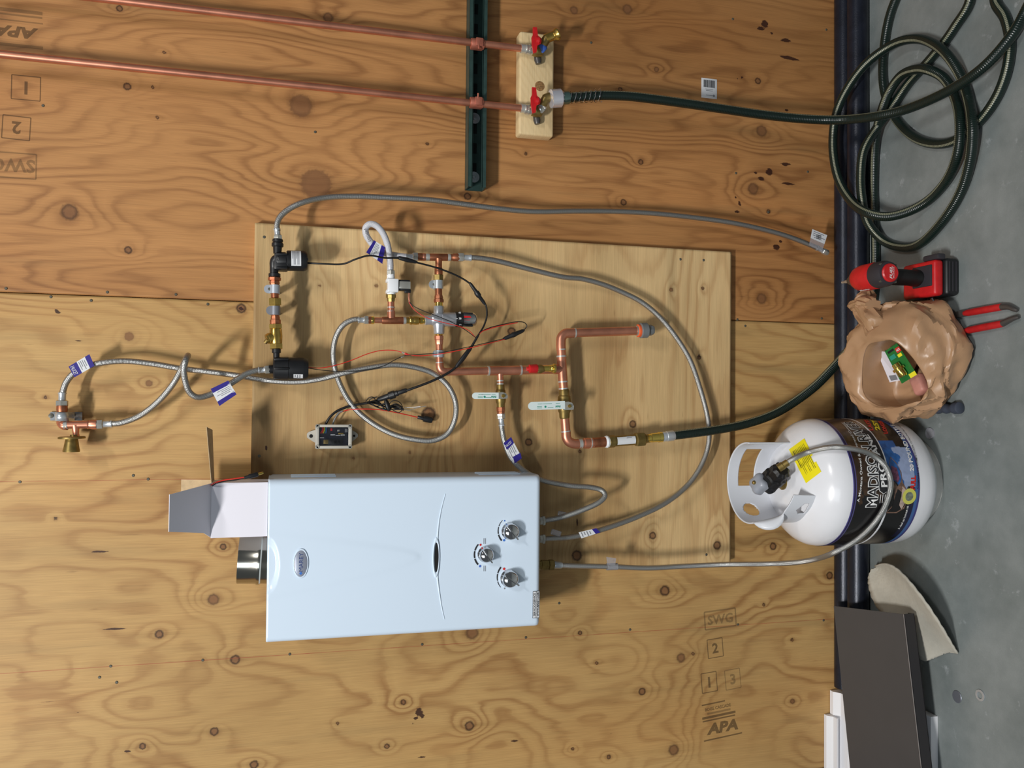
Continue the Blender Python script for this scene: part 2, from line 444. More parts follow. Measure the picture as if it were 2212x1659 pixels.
# ---------------------------------------------------------------- numpy noise for the wood and the crumples
def vnoise(x, y, seed=0):
    x = np.asarray(x, dtype=np.float64); y = np.asarray(y, dtype=np.float64)
    xi = np.floor(x).astype(np.int64); yi = np.floor(y).astype(np.int64); fx = x - xi; fy = y - yi
    fx = fx * fx * fx * (fx * (fx * 6 - 15) + 10); fy = fy * fy * fy * (fy * (fy * 6 - 15) + 10)
    def h(a, b):
        n = (a * 374761393 + b * 668265263 + seed * 1442695041) & 0x7fffffff
        n = ((n ^ (n >> 13)) * 1274126177) & 0x7fffffff
        return ((n ^ (n >> 16)) & 0xffff) / 65535.0
    return (h(xi, yi) * (1 - fx) + h(xi + 1, yi) * fx) * (1 - fy) + (h(xi, yi + 1) * (1 - fx) + h(xi + 1, yi + 1) * fx) * fy
def vnoise_p(x, y, per, seed=0):
    # value noise that repeats every `per` cells along x
    xi = np.floor(x).astype(np.int64); yi = np.floor(y).astype(np.int64); fx = x - xi; fy = y - yi
    def h(a, b):
        a = a % per; n = (a * 374761393 + b * 668265263 + seed * 1442695041) & 0x7fffffff
        n = ((n ^ (n >> 13)) * 1274126177) & 0x7fffffff
        return ((n ^ (n >> 16)) & 0xffff) / 65535.0
    return (h(xi, yi) * (1 - fx) + h(xi + 1, yi) * fx) * (1 - fy) + (h(xi, yi + 1) * (1 - fx) + h(xi + 1, yi + 1) * fx) * fy
def fbm(x, y, seed=0, o=3):
    s = 0; a = 0.5
    for i in range(o):
        s = s + a * vnoise(x * 2 ** i, y * 2 ** i, seed + i * 17); a *= 0.5
    return s
# ================================================================ STRUCTURE
YB = -0.019                       # face of the mounting board
def make_sheet(name, x0, x1, z0, z1, yf, yb, m, step, phase, tone, knots, stains, parent=None):
    nx = max(2, int((x1 - x0) / step)); nz = max(2, int((z1 - z0) / step))
    xs = np.linspace(x0, x1, nx + 1); zs = np.linspace(z0, z1, nz + 1)
    XX, ZZ = np.meshgrid(xs, zs)
    ph = phase(XX, ZZ); kd = np.full(XX.shape, 9.0); st = np.zeros(XX.shape); kk = np.ones(XX.shape)
    for (cx, cz, r, h, an, dk) in knots:
        dx = (XX - cx); dz = (ZZ - cz)
        g = np.sqrt(dx * dx / (an if an > 1 else 1) + dz * dz * (an if an < 1 else 1))
        ph = ph + h * np.exp(-(g / (r * 2.6)) ** 2)
        d = np.sqrt(dx * dx + dz * dz) / r
        kk = np.where(d < kd, dk, kk)
        kd = np.minimum(kd, d)
    for (cx, cz, rx, rz) in stains:
        st = np.maximum(st, 1 - np.sqrt(((XX - cx) / rx) ** 2 + ((ZZ - cz) / rz) ** 2))
    st = np.clip(st, 0, 1); tn = tone(XX, ZZ)
    for (cx, cz, r, h, an, dk) in knots:          # dark streaks running out of the knots along the grain
        lx, lz = (7 * r, 0.55 * r) if an > 1 else (0.55 * r, 7 * r)
        tn = tn - 0.20 * dk * np.exp(-((XX - cx) / lx) ** 2 - ((ZZ - cz) / lz) ** 2)
    V = np.stack([XX.ravel(), np.full(XX.size, yf), ZZ.ravel()], 1)
    w = nx + 1
    idx = (np.arange(nz)[:, None] * w + np.arange(nx)[None, :]).ravel()
    Fq = np.stack([idx, idx + 1, idx + w + 1, idx + w], 1)
    # rim down to the back face
    loop = list(range(w)) + [r_ * w + nx for r_ in range(1, nz + 1)] + [nz * w + c_ for c_ in range(nx - 1, -1, -1)] + [r_ * w for r_ in range(nz - 1, 0, -1)]
    nb = len(V); back = V[loop].copy(); back[:, 1] = yb
    V = np.vstack([V, back]); k = len(loop)
    rim = [(loop[i], nb + i, nb + (i + 1) % k, loop[(i + 1) % k]) for i in range(k)]
    Fq = np.vstack([Fq, np.array(rim)])
    me = bpy.data.meshes.new(name); me.vertices.add(len(V)); me.vertices.foreach_set('co', V.astype(np.float32).ravel())
    nf = len(Fq); me.loops.add(nf * 4); me.loops.foreach_set('vertex_index', Fq.astype(np.int32).ravel())
    me.polygons.add(nf); me.polygons.foreach_set('loop_start', np.arange(nf, dtype=np.int32) * 4)
    me.update(calc_edges=True)
    for nm, ar in (('phase', ph), ('knot', kd), ('stain', st), ('tone', tn), ('kdark', kk)):
        a = me.attributes.new(nm, 'FLOAT', 'POINT'); f_ = ar.ravel()
        a.data.foreach_set('value', np.concatenate([f_, f_[loop]]).astype(np.float32))
    me.materials.append(m)
    o = bpy.data.objects.new(name, me); COL.objects.link(o)
    if parent is not None: attach(o, parent)
    return o

def kpx(lst, y, h, an):
    out = []
    for q in lst:
        p = P(q[0], q[1], y); out.append((p.x, p.z, q[2] * mpp(p), q[3] if len(q) > 3 else h, an, q[4] if len(q) > 4 else 0.85))
    return out
def spx(lst, y):
    out = []
    for x, yy, rx, ry in lst:          # rx along the photo's x (world z), ry along the photo's y (world x)
        p = P(x, yy, y); s = mpp(p); out.append((p.x, p.z, ry * s, rx * s))
    return out

XS = (P(0, 631, 0).x + P(1791, 699.5, 0).x) / 2            # seam between the two sheets
STUD = 0.4064
wall = bpy.data.objects.new('wall_back', None); COL.objects.link(wall); wall.location = (XS, 0, 0)
WORLD['wall_back'] = Matrix.Translation((XS, 0, 0)); tag(wall, None, kind='structure')
MB().box((XS, 0.03, 1.25), (5.4, 0.02, 2.5)).build('backing', M['strut_dark'], wall)
wood_r = wood_material('red_brown_fir_plywood', (186, 134, 82), (116, 70, 36), 'Z', 0.72)
cl = [(P(300, 1036.5, 0).x, 0.0011), (P(900, 1396, 0).x, 0.0013)]
wood_l = wood_material('yellow_fir_plywood', (196, 158, 102), (144, 98, 54), 'Z', 0.8, cl)
def ph_r(x, z): return 24 * fbm(x * 2.6, z * 0.62, 3, 2) + 7 * fbm(x * 11, z * 1.8, 5, 3) + 14 * x + 3.0 * np.abs(fbm(x * 5, z * 1.6, 9, 2) - 0.4)
def ph_l(x, z): return 19 * fbm(x * 2.3 + 9, z * 1.05, 23, 2) + 8 * fbm(x * 6, z * 3.0, 25, 3) + 3 * x
def tn_r(x, z): return -0.26 * np.exp(-((x - 0.98) / 0.28) ** 2 - ((z - 0.72) / 0.30) ** 2) * (0.6 + 0.8 * fbm(x * 8, z * 5, 43, 3)) + 0.70 + 0.46 * fbm(x * 5, z * 1.1, 41, 3) + 0.22 * np.clip(fbm(x * 9, z * 1.6, 47, 2) - 0.42, 0, 1)  # broad dark patch paints in the light falloff over a smoky stain
def tn_l(x, z): return 0.72 + 0.46 * fbm(x * 3.0, z * 1.5, 51, 3) + 0.1 * np.clip(fbm(x * 6, z * 2, 57, 2) - 0.4, 0, 1)
kn_r = kpx([(150, 458, 17, 3, .6), (650, 228, 26, 3, .25), (683, 398, 36, 4, .15), (275, 187, 8, 2), (277, 540, 8, 2), (258, 18, 7, 2), (1240, 22, 9, 2, .4), (1355, 20, 11, 2, .4),
            (1418, 150, 6, 2, .5), (1637, 175, 7, 1), (1645, 283, 13, 3, .4), (1627, 408, 13, 3, .4), (1347, 437, 7, 2), (1010, 424, 8, 2), (1384, 350, 6, 2), (1340, 193, 5, 1),
            (709, 38, 11, 2, .5), (1645, 645, 12, 4, .4), (1660, 457, 5, 1), (355, 113, 4, 1), (330, 188, 4, 1), (340, 254, 4, 1), (1136, 332, 4, 1), (923, 311, 4, 1)], 0, 2.0, 0.35)
st_r = spx([(1652, 52, 17, 17), (1643, 62, 18, 9), (1667, 72, 8, 6), (1697, 87, 26, 8), (1700, 124, 38, 7), (1712, 129, 34, 5), (1603, 168, 6, 7), (1592, 171, 5, 5), (1662, 372, 16, 16), (1645, 386, 18, 8),
            (1697, 355, 26, 7), (1702, 397, 36, 6), (1632, 373, 10, 6), (1597, 438, 7, 8), (1599, 443, 7, 5), (1592, 457, 13, 6), (1677, 534, 16, 13), (1699, 237, 10, 7), (1589, 426, 6, 5), (1686, 522, 9, 6)], 0)
kn_l = kpx([(482, 1181, 7), (461, 1295, 12, 3, .5), (344, 1370, 9), (508, 1425, 10), (463, 1580, 9), (308, 1612, 7), (549, 1652, 9), (1020, 1367, 14, 3, .5), (871, 1517, 6), (1014, 1568, 10, 4), (836, 1612, 6),
            (1237, 1618, 4), (1436, 1276, 11, 3), (1471, 1421, 10, 3, .5), (1387, 1494, 8), (1455, 1620, 12, 3, .5), (1315, 1635, 5), (1712, 1515, 6, 2, .5), (1792, 1243, 8), (1253, 1367, 5), (322, 828, 8, 2, .2), (279, 727, 11, 2, .1),
            (98, 858, 4, 1), (1670, 1180, 8, 2), (521, 666, 10, 2), (1650, 1306, 4, 1), (1711, 1382, 4, 1), (1497, 1412, 4, 1), (1289, 1432, 4, 1), (729, 1563, 4, 1), (120, 1120, 4, 1)], 0, 2.0, 0.45)
st_l = spx([(122, 672, 9, 8), (128, 676, 8, 6), (521, 667, 10, 10), (905, 1538, 16, 16), (912, 1546, 10, 12), (898, 1552, 12, 6), (893, 1564, 8, 6), (215, 1191, 42, 3), (14, 1185, 14, 3), (18, 1334, 18, 3), (160, 1328, 34, 3),
            (190, 1413, 55, 3), (255, 1405, 38, 3), (140, 1411, 34, 3), (250, 1358, 55, 3), (275, 1623, 14, 4), (1112, 1600, 18, 5), (1320, 1583, 14, 4), (168, 1540, 9, 3), (911, 1636, 18, 3), (170, 737, 24, 3), (110, 820, 24, 3),
            (804, 1527, 5, 4), (802, 1588, 6, 5), (100, 1518, 40, 3), (60, 703, 50, 2), (1725, 1217, 18, 3)], 0)
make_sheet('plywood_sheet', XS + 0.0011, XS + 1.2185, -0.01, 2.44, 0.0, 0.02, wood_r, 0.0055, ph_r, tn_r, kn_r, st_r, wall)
make_sheet('plywood_sheet', XS - 1.2185, XS - 0.0011, -0.01, 2.44, 0.0, 0.02, wood_l, 0.0055, ph_l, tn_l, kn_l, st_l, wall)
for sx in (-1, 1):
    MB().box((XS + sx * 1.83, 0.01, 1.215), (1.217, 0.02, 2.45)).build('plywood_sheet', wood_l, wall)
nb = MB()
for x, y in [(13, 623), (110, 641), (197, 649), (232, 631), (380, 636), (449, 657), (43, 1041), (288, 1027), (320, 1035), (239, 1439), (438, 1426), (626, 1413), (912, 1392), (1136, 1377), (1361, 1360), (1594, 1349), (1779, 1340),
             (93, 228), (681, 285), (1277, 92), (1583, 41), (1785, 64), (1590, 374), (1745, 371), (1660, 458), (1593, 690), (1775, 688), (1610, 704), (1208, 1303), (215, 1463), (252, 1474)]:
    p = P(x, y, -0.0003); nb.lathe(p, (0, -1, 0), [(-0.004, 0.0034), (0, 0.0034), (0.0012, 0.0024)], 8)
tag(nb.build('nail_heads', M['nail'], wall), None, kind='stuff')

# grade stamps printed on the plywood
def rect_frame(mb, c, r, u, w, h, t, y):
    for s in (-1, 1):
        a = c + u * (s * h / 2); mb.add([a - r * (w / 2) - u * t / 2, a + r * (w / 2) - u * t / 2, a + r * (w / 2) + u * t / 2, a - r * (w / 2) + u * t / 2], [(0, 1, 2, 3)])
        a = c + r * (s * w / 2); mb.add([a - u * (h / 2) - r * t / 2, a + u * (h / 2) - r * t / 2, a + u * (h / 2) + r * t / 2, a - u * (h / 2) + r * t / 2], [(0, 1, 2, 3)])
YS = -0.0004
def stamp_dir(deg, flip):
    # reading direction in the wall plane: photo x is world -Z, photo y is world -X
    a = math.radians(deg)
    r = Vector((-math.sin(a), 0, -math.cos(a))); u = Vector((math.cos(a), 0, -math.sin(a)))
    return (-r, -u) if flip else (r, u)
fr1 = MB(); fr2 = MB()
def boxed(px, py, w, h, deg, flip, ch, soft=False, t=0.0022):
    c = P(px, py, YS); r, u = stamp_dir(deg, flip); s = mpp(c)
    rect_frame(fr2 if soft else fr1, c, r, u, w * s, h * s, t, YS)
    text(ch, M['stamp_ink_soft'] if soft else M['stamp_ink'], wall, c, r, u, h=h * s * 0.55, bold=0.03, name='stamp_lettering')
boxed(1545, 1400, 36, 40, -5, False, '2')
boxed(1532, 1474, 36, 42, -5, False, '1')
boxed(1583, 1467, 36, 42, -6, False, '3', True)
boxed(1556, 1337, 74, 38, -4, False, 'SWG', True, 0.004)
boxed(56, 190, 56, 52, 0, True, '1')
boxed(35, 276, 54, 50, 2, True, '2')
boxed(28, 357, 90, 54, 0, True, 'SWG', True, 0.003)
def bars(mb, px, py, w, deg, th):
    c = P(px, py, YS); r, u = stamp_dir(deg, False); s = mpp(c)
    mb.add([c - r * w * s / 2 - u * th * s / 2, c + r * w * s / 2 - u * th * s / 2, c + r * w * s / 2 + u * th * s / 2, c - r * w * s / 2 + u * th * s / 2], [(0, 1, 2, 3)])
for a in ((1541, 1519, 56, -6, 3), (1553, 1545, 80, -6, 5), (1553, 1552, 78, -6, 3), (1562, 1592, 92, -6, 3)): bars(fr1, *a)
for a in ((44, 24, 86, 0, 8), (38, 33, 96, 0, 4), (44, 46, 88, 0, 3), (44, 99, 88, 0, 7), (1553, 1537, 56, -6, 4)): bars(fr2, *a)
fr1.build('stamp_frame', M['stamp_ink'], wall); fr2.build('stamp_frame', M['stamp_ink_soft'], wall)
def stxt(s_, px, py, w, h, deg, flip, m, shear=0, bold=0.03):
    c = P(px, py, YS); r, u = stamp_dir(deg, flip); s = mpp(c)
    text(s_, m, wall, c, r, u, h=h * s, w=w * s, bold=bold, shear=shear, name='stamp_lettering')
stxt('APA', 1560, 1570, 76, 24, -5, False, M['stamp_ink'], 0.2, 0.05)
stxt('BOISE CASCADE', 1551, 1528, 62, 7, -6, False, M['stamp_ink'])
stxt('APA', 35, 69, 86, 25, 0, True, M['stamp_ink'], 0.2, 0.05)

# floor: worn grey concrete
def floor_mat():
    m, n, l, b = nmat('worn_grey_concrete')
    tc = n.new('ShaderNodeTexCoord')
    def nz(s, d, r=0.5):
        q = n.new('ShaderNodeTexNoise'); q.inputs['Scale'].default_value = s; q.inputs['Detail'].default_value = d; q.inputs['Roughness'].default_value = r
        l.new(tc.outputs['Object'], q.inputs['Vector']); return q.outputs[0]
    a = nz(5, 5, 0.6); c_ = nz(28, 4); f = nz(300, 2)
    r = n.new('ShaderNodeValToRGB'); r.color_ramp.elements[0].position = 0.34; r.color_ramp.elements[1].position = 0.68
    r.color_ramp.elements[0].color = lin((106, 115, 114)); r.color_ramp.elements[1].color = lin((146, 152, 151)); l.new(a, r.inputs[0])
    col = mixc(n, l, 0.35, r.outputs[0], mixc(n, l, c_, lin((96, 105, 106)), lin((158, 163, 164))))
    col = mixc(n, l, mth(n, l, 'MULTIPLY', mth(n, l, 'SUBTRACT', nz(17, 5, 0.7), 0.61, True), 5.0, True), col, lin((190, 194, 198)))
    col = mixc(n, l, mth(n, l, 'MULTIPLY', f, 0.25), col, lin((92, 96, 94)))
    l.new(col, b.inputs['Base Color'])
    rr = n.new('ShaderNodeMapRange'); rr.inputs['To Min'].default_value = 0.36; rr.inputs['To Max'].default_value = 0.62; l.new(a, rr.inputs[0]); l.new(rr.outputs[0], b.inputs['Roughness'])
    bp = n.new('ShaderNodeBump'); bp.inputs['Strength'].default_value = 0.12; bp.inputs['Distance'].default_value = 0.001; l.new(f, bp.inputs['Height']); l.new(bp.outputs[0], b.inputs['Normal'])
    return m
tag(MB().box((0, -2.6, -0.05), (6.0, 5.3, 0.1)).build('floor', floor_mat()), None, kind='structure')

# two iron pipes lying on the floor against the wall
for i, yc in enumerate((-0.0275, -0.0835)):
    r = 0.0272; x0 = (-0.765, -0.74)[i]; x1 = (1.75, 1.7)[i]
    o = MB().lathe((x0, yc, r + 0.0003), (1, 0, 0), [(0, r - 0.004), (0.001, r), (x1 - x0 - 0.001, r), (x1 - x0, r - 0.004)], 28).build('iron_pipe', M['ironpipe'])
    tag(o, ('black iron pipe on the floor tight against the plywood wall', 'black iron pipe on the floor, outer of the two along the wall')[i], 'pipe', 'iron pipes along the wall base')

# ================================================================ MOUNTING BOARD
xa = P(548, 481, YB).x; xb = (P(1578, 1213, YB).x + P(1578, 1215, YB).x) / 2; za = P(547, 700, YB).z; zb = P(1579, 800, YB).z
wood_b = wood_material('pale_pine_plywood', (212, 180, 130), (156, 108, 62), 'X', 0.55)
def ph_b(x, z): return 20 * fbm(x * 1.0 + 3, z * 3.2, 63, 2) + 4 * fbm(x * 2.6, z * 11, 65, 2) + 4 * z
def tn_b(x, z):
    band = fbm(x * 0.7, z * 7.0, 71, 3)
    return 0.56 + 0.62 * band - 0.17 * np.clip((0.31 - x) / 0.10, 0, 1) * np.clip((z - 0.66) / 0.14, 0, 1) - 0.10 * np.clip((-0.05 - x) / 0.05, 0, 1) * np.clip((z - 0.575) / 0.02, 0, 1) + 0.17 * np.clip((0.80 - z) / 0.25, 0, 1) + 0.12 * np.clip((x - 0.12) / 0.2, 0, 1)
kn_b = kpx([(1105, 716, 9), (926, 895, 15, 3), (1142, 955, 8), (1367, 916, 8), (1246, 1200, 11, 3), (1410, 1157, 8, 3), (1549, 1178, 9, 3), (1518, 623, 4, 1), (1450, 626, 5, 1, .5), (738, 860, 5, 1, .2), (885, 977, 4, 1, .3), (763, 990, 4, 1, .2),
            (690, 617, 4, 1, .2), (813, 617, 5, 1, .3), (1253, 975, 4, 1), (1510, 772, 5, 1)], YB, 2.0, 2.6)
st_b = spx([(1509, 768, 4, 14), (1247, 1128, 3, 18), (1236, 1138, 4, 8), (1444, 1217, 3, 6), (575, 968, 8, 11), (997, 505, 10, 6)], YB)
board = thing('mounting_board', 'pale plywood board screwed to the wall behind heater and plumbing', 'board', ((xa + xb) / 2, YB, (za + zb) / 2))
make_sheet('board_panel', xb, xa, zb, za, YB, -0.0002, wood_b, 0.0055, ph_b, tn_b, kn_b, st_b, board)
for x, y in [(571, 512), (1526, 1198), (1520, 562), (1470, 560), (560, 985)]:
    p = P(x, y, YB); MB().lathe(p, (0, -1, 0), [(-0.006, 0.0036), (0.0001, 0.0036), (0.0009, 0.0026)], 10).build('screw', M['nail'], board)

# ================================================================ WATER HEATER
YH = -0.171
hx1 = P(581, 1035, YH).x; hx0 = P(573, 1391, YH).x; hz1 = P(577, 1200, YH).z; hz0 = P(1168, 1200, YH).z
heater = thing('water_heater', 'white tankless gas water heater with three chrome knobs on the board', 'water heater', ((hx0 + hx1) / 2, YB, (hz0 + hz1) / 2))
def heater_shell():
    nx, nz = 110, 170; R = 0.02
    # denser grid near the rounded edges
    def knots_(a, b, n):
        t = np.linspace(0, 1, n + 1); return a + (b - a) * (0.5 - 0.5 * np.cos(PI * t)) * 0.7 + (b - a) * 0.3 * t
    xs = knots_(hx0, hx1, nx); zs = knots_(hz0, hz1, nz)
    XX, ZZ = np.meshgrid(xs, zs)
    def rnd(d, r): d = np.clip(d, 0, r); return r - np.sqrt(np.maximum(r * r - (r - d) ** 2, 0))
    dep = rnd(XX - hx0, 0.014) + rnd(hx1 - XX, 0.016) + rnd(ZZ - hz0, 0.012) + rnd(hz1 - ZZ, 0.004)
    # raised tongue below the badge, dished at the top edge
    c = P(720, 1222, YH); tip = P(905, 1203, YH); s = mpp(c)
    t = (ZZ - tip.z) / (hz1 - tip.z); tc = np.clip(t, 0, 1)
    hw = 0.068 * np.sqrt(tc) * (0.72 + 0.28 * tc) + 0.003 * tc
    cx = tip.x + (P(580, 1222, YH).x - tip.x) * tc
    e = np.clip((hw - np.abs(XX - cx)) / 0.006, -1, 1)
    inside = np.where(t > 0, np.clip(e * 0.5 + 0.5, 0, 1), 0)
    dep = dep - 0.0016 * inside * np.clip(1.0 - (XX - cx) / 0.09, 0, 1)
    dc = np.sqrt(((XX - P(577, 1222, YH).x) / 0.058) ** 2 + ((ZZ - hz1) / 0.025) ** 2)
    dep = dep + 0.006 * np.clip((1.0 - dc) / 0.25, 0, 1)
    V = np.stack([XX.ravel(), (YH + dep).ravel(), ZZ.ravel()], 1); w = nx + 1
    idx = (np.arange(nz)[:, None] * w + np.arange(nx)[None, :]).ravel()
    Fq = [tuple(q) for q in np.stack([idx, idx + 1, idx + w + 1, idx + w], 1).tolist()]
    loop = list(range(w)) + [r_ * w + nx for r_ in range(1, nz + 1)] + [nz * w + c_ for c_ in range(nx - 1, -1, -1)] + [r_ * w for r_ in range(nz - 1, 0, -1)]
    mb = MB(); mb.v = [tuple(q) for q in V.tolist()]; mb.f = Fq
    k = len(loop); nb_ = len(mb.v)
    for i in loop: mb.v.append((mb.v[i][0], -0.075, mb.v[i][2]))
    for i in range(k): mb.f.append((loop[i], nb_ + i, nb_ + (i + 1) % k, loop[(i + 1) % k]))
    mb.f.append(tuple(nb_ + i for i in range(k)))
    return mb
heater_shell().build('front_cover', M['heater_white'], heater, 50)
MB().box(((hx0 + hx1) / 2, (YB - 0.0786) / 2, (hz0 + hz1) / 2), (hx1 - hx0 - 0.004, 0.078 + YB - 0.0006, hz1 - hz0 - 0.006), None, 0.004).build('back_case', M['heater_white'], heater)
def louver(pa, pb, y0, n):
    # pressed slats on the right side of the case
    a = P(pa[0], pa[1], y0); b = P(pb[0], pb[1], y0)
    for k in range(n):
        yy = -0.128 + k * 0.021
        mb = MB(); mb.box((hx1 + 0.0008, yy, (a.z + b.z) / 2), (0.004, 0.006, abs(a.z - b.z)), None, 0.0018)
        mb.build('louver_slat', M['heater_white'], heater)
louver((628, 1030), (726, 1030), -0.12, 3); louver((1032, 1024), (1122, 1024), -0.12, 3)
# curved trim ridges and finger grip
for pts in ([(962, 1067), (956, 1088), (951, 1110), (947, 1135), (945, 1160), (944, 1172)], [(944, 1238), (946, 1260), (950, 1288), (954, 1312), (960, 1338)]):
    w_ = [P(x, y, YH - 0.0002) for x, y in pts]; sp_ = spline(w_, 6)
    MB().tube(sp_, [0.0021 - 0.0012 * abs(i / (len(sp_) - 1) - (0 if pts[0][1] > 1200 else 1)) for i in range(len(sp_))], 8).build('trim_ridge', M['heater_white'], heater)
gc = P(942, 1204, YH); s = mpp(gc)
mb = MB(); mb.ring((0, 0, 0), (0, -1, 0), 1.0, 0.16, 36, 10)
mb.v = [(gc.x + v[0] * 38 * s, gc.y - 0.0008 + v[1] * 16 * s * 0.9, gc.z + v[2] * 6.5 * s) for v in mb.v]
mb.build('grip_lip', M['heater_white'], heater)
mb = MB(); q = [gc + Vector((math.cos(a) * 33 * s, -0.0005, math.sin(a) * 4.6 * s - 0.001)) for a in np.linspace(0, 2 * PI, 29)[:-1]]
mb.prism(q, (0, 0.003, 0)); mb.build('grip_slot', M['dark_hole'], heater)
# badge
bc = P(650, 1217, YH - 0.0018); s = mpp(bc)
mb = MB(); mb.lathe((0, 0, 0), (0, -1, 0), [(0, 1.0), (0.05, 1.0), (0.09, 0.9), (0.09, 0.0)], 40)
mb.v = [(bc.x + v[0] * 29 * s, bc.y + v[1] * 0.022, bc.z + v[2] * 14 * s) for v in mb.v]
badge = mb.build('badge', M['badge'], heater)
mb = MB(); mb.ring((0, 0, 0), (0, -1, 0), 1.0, 0.07, 40, 8); mb.v = [(bc.x + v[0] * 30 * s, bc.y + v[1] * 0.02 - 0.0006, bc.z + v[2] * 15 * s) for v in mb.v]
mb.build('badge_rim', M['heater_white'], badge)
text('MAREY', M['badge_blue'], badge, bc + Vector((3 * s, -0.0024, 0)), UX, UZ, h=8.5 * s, w=40 * s)
d0 = bc + Vector((-21 * s, -0.0024, 0)); MB().prism([d0 + Vector((math.cos(a) * 3.6 * s, 0, math.sin(a) * 3.6 * s)) for a in np.linspace(0, 2 * PI, 5)[:-1]], (0, 0.0006, 0)).build('badge_mark', M['blue_print'], badge)
# knobs with dial marks
def knob(px, py, r, hgt, ang):
    c = P(px, py, YH); s = mpp(c); R_ = r * s
    k = MB().lathe(c, (0, -1, 0), [(0, R_ * 1.02), (0.003, R_ * 1.02), (0.004, R_ * 0.95), (hgt * 0.55, R_ * 0.96), (hgt * 0.8, R_ * 0.88), (hgt * 0.93, R_ * 0.66), (hgt, R_ * 0.25), (hgt * 1.01, 0)], 40).build('knob', M['chrome'], heater, 60)
    a = math.radians(ang); d = Vector((-math.sin(a), 0, -math.cos(a)))
    R = Matrix((d, Vector((0, -1, 0)), d.cross(Vector((0, -1, 0))))).transposed()
    MB().box(c + Vector((0, -hgt * 0.62, 0)) + d * R_ * 0.1, (R_ * 2.05, hgt * 0.9, R_ * 0.2), R, 0.0012).build('pointer', M['chrome'], k)
knob(1101, 1147, 18.5, 0.024, 50); knob(1048, 1197, 17, 0.024, 55); knob(1099, 1249, 19, 0.024, 35)
def dial(px, py, r, a0, a1, segs, wmax, wmin, flip=False):
    c = P(px, py, YH - 0.0008); s = mpp(c)
    for i in range(segs):
        b0 = a0 + (a1 - a0) * (i + 0.05) / segs; b1 = a0 + (a1 - a0) * (i + 0.95) / segs
        mb = MB(); vs = []; n = 8
        for j in range(n + 1):
            t = (i + j / n) / segs; t = 1 - t if flip else t
            a = math.radians(b0 + (b1 - b0) * j / n); w = wmin + (wmax - wmin) * t
            for rr in (r - w / 2, r + w / 2): vs.append(c + Vector((-math.sin(a) * rr * s, 0, -math.cos(a) * rr * s)))
        mb.add(vs, [(2 * j, 2 * j + 1, 2 * j + 3, 2 * j + 2) for j in range(n)]); mb.build('dial_mark', M['ink'], heater)
dial(1106, 1146, 31, 228, 136, 3, 3.6, 1.0); dial(1056, 1197, 32, 224, 136, 3, 3.6, 3.2); dial(1106, 1246, 33, 222, 138, 3, 3.6, 1.0, True)
def dot(px, py, r, m):
    c = P(px, py, YH - 0.0008); s = mpp(c)
    MB().add([c + Vector((math.cos(a) * r * s, 0, math.sin(a) * r * s)) for a in np.linspace(0, 2 * PI, 13)[:-1]], [tuple(range(12))]).build('dial_mark', m, heater)
for q in ((1090, 1125, 1.6, 'blue_print'), (1089, 1167, 2.6, 'blue_print'), (1038, 1177, 2.4, 'ink_red'), (1037, 1223, 2.6, 'blue'), (1089, 1229, 2.8, 'ink_red'), (1090, 1271, 1.8, 'ink_grey')): dot(q[0], q[1], q[2], M[q[3]])
for px, py in ((1047, 1169), (1047, 1228)):
    for k in (0, 3.4):
        c = P(px + k - 2, py, YH - 0.0008); s = mpp(c); MB().box(c, (12 * s, 0.0002, 1.0 * s)).build('dial_mark', M['ink_grey'], heater)
sc_ = P(1158, 1306, YH - 0.0012); s = mpp(sc_)
stk = MB().box(sc_ + Vector((0, 0.0006, 0)), (57 * s, 0.0008, 15 * s), None, 0.0003).build('service_sticker', M['label_white'], heater)
mb = MB()
for k in (-7.5, 0, 7.5): mb.box(sc_ + Vector((0, -0.0001, k * s)), (57 * s, 0.0002, 0.7 * s))
for k in (-28.5, 28.5): mb.box(sc_ + Vector((k * s, -0.0001, 0)), (0.7 * s, 0.0002, 15 * s))
mb.build('sticker_border', M['ink'], stk)
text('SERVICIO/SERVICE', M['ink'], stk, sc_ + Vector((0, -0.0003, 3.8 * s)), UX, UZ, h=4.6 * s, w=49 * s, bold=0.02)
text('WWW.MAREY.COM', M['ink'], stk, sc_ + Vector((0, -0.0003, -3.8 * s)), UX, UZ, h=4.6 * s, w=51 * s, bold=0.03)
# flue collar
YF = -0.10
MB().LP((585, 1209), (515, 1208), YF, [(0, 51), (0.28, 51), (0.32, 53.5), (0.40, 53.5), (0.44, 51.5), (0.97, 51.5), (1.0, 51), (0.999, 49), (0.7, 49)], 48).build('flue_collar', M['galv'], heater)
# underside stubs of the heater
mb = MB(); mb.LP((1165, 1125), (1176, 1124), -0.075, [(0, 9), (0.5, 9), (0.6, 11), (1, 11)], 6); mb.build('water_outlet', M['nickel'], heater)
mb = MB(); mb.LP((1165, 1164), (1176, 1164), -0.075, [(0, 9), (0.5, 9), (0.6, 11), (1, 11)], 6); mb.build('water_inlet', M['nickel'], heater)
mb = MB(); mb.LP((1162, 1220), (1184, 1220), -0.085, [(0, 9), (0.3, 9), (0.35, 11), (1, 11)], 6); mb.LP((1184, 1220), (1197, 1220), -0.085, [(0, 9), (0.15, 12), (0.85, 12), (1, 8)], 6); mb.build('gas_inlet', M['brass_dull'], heater)

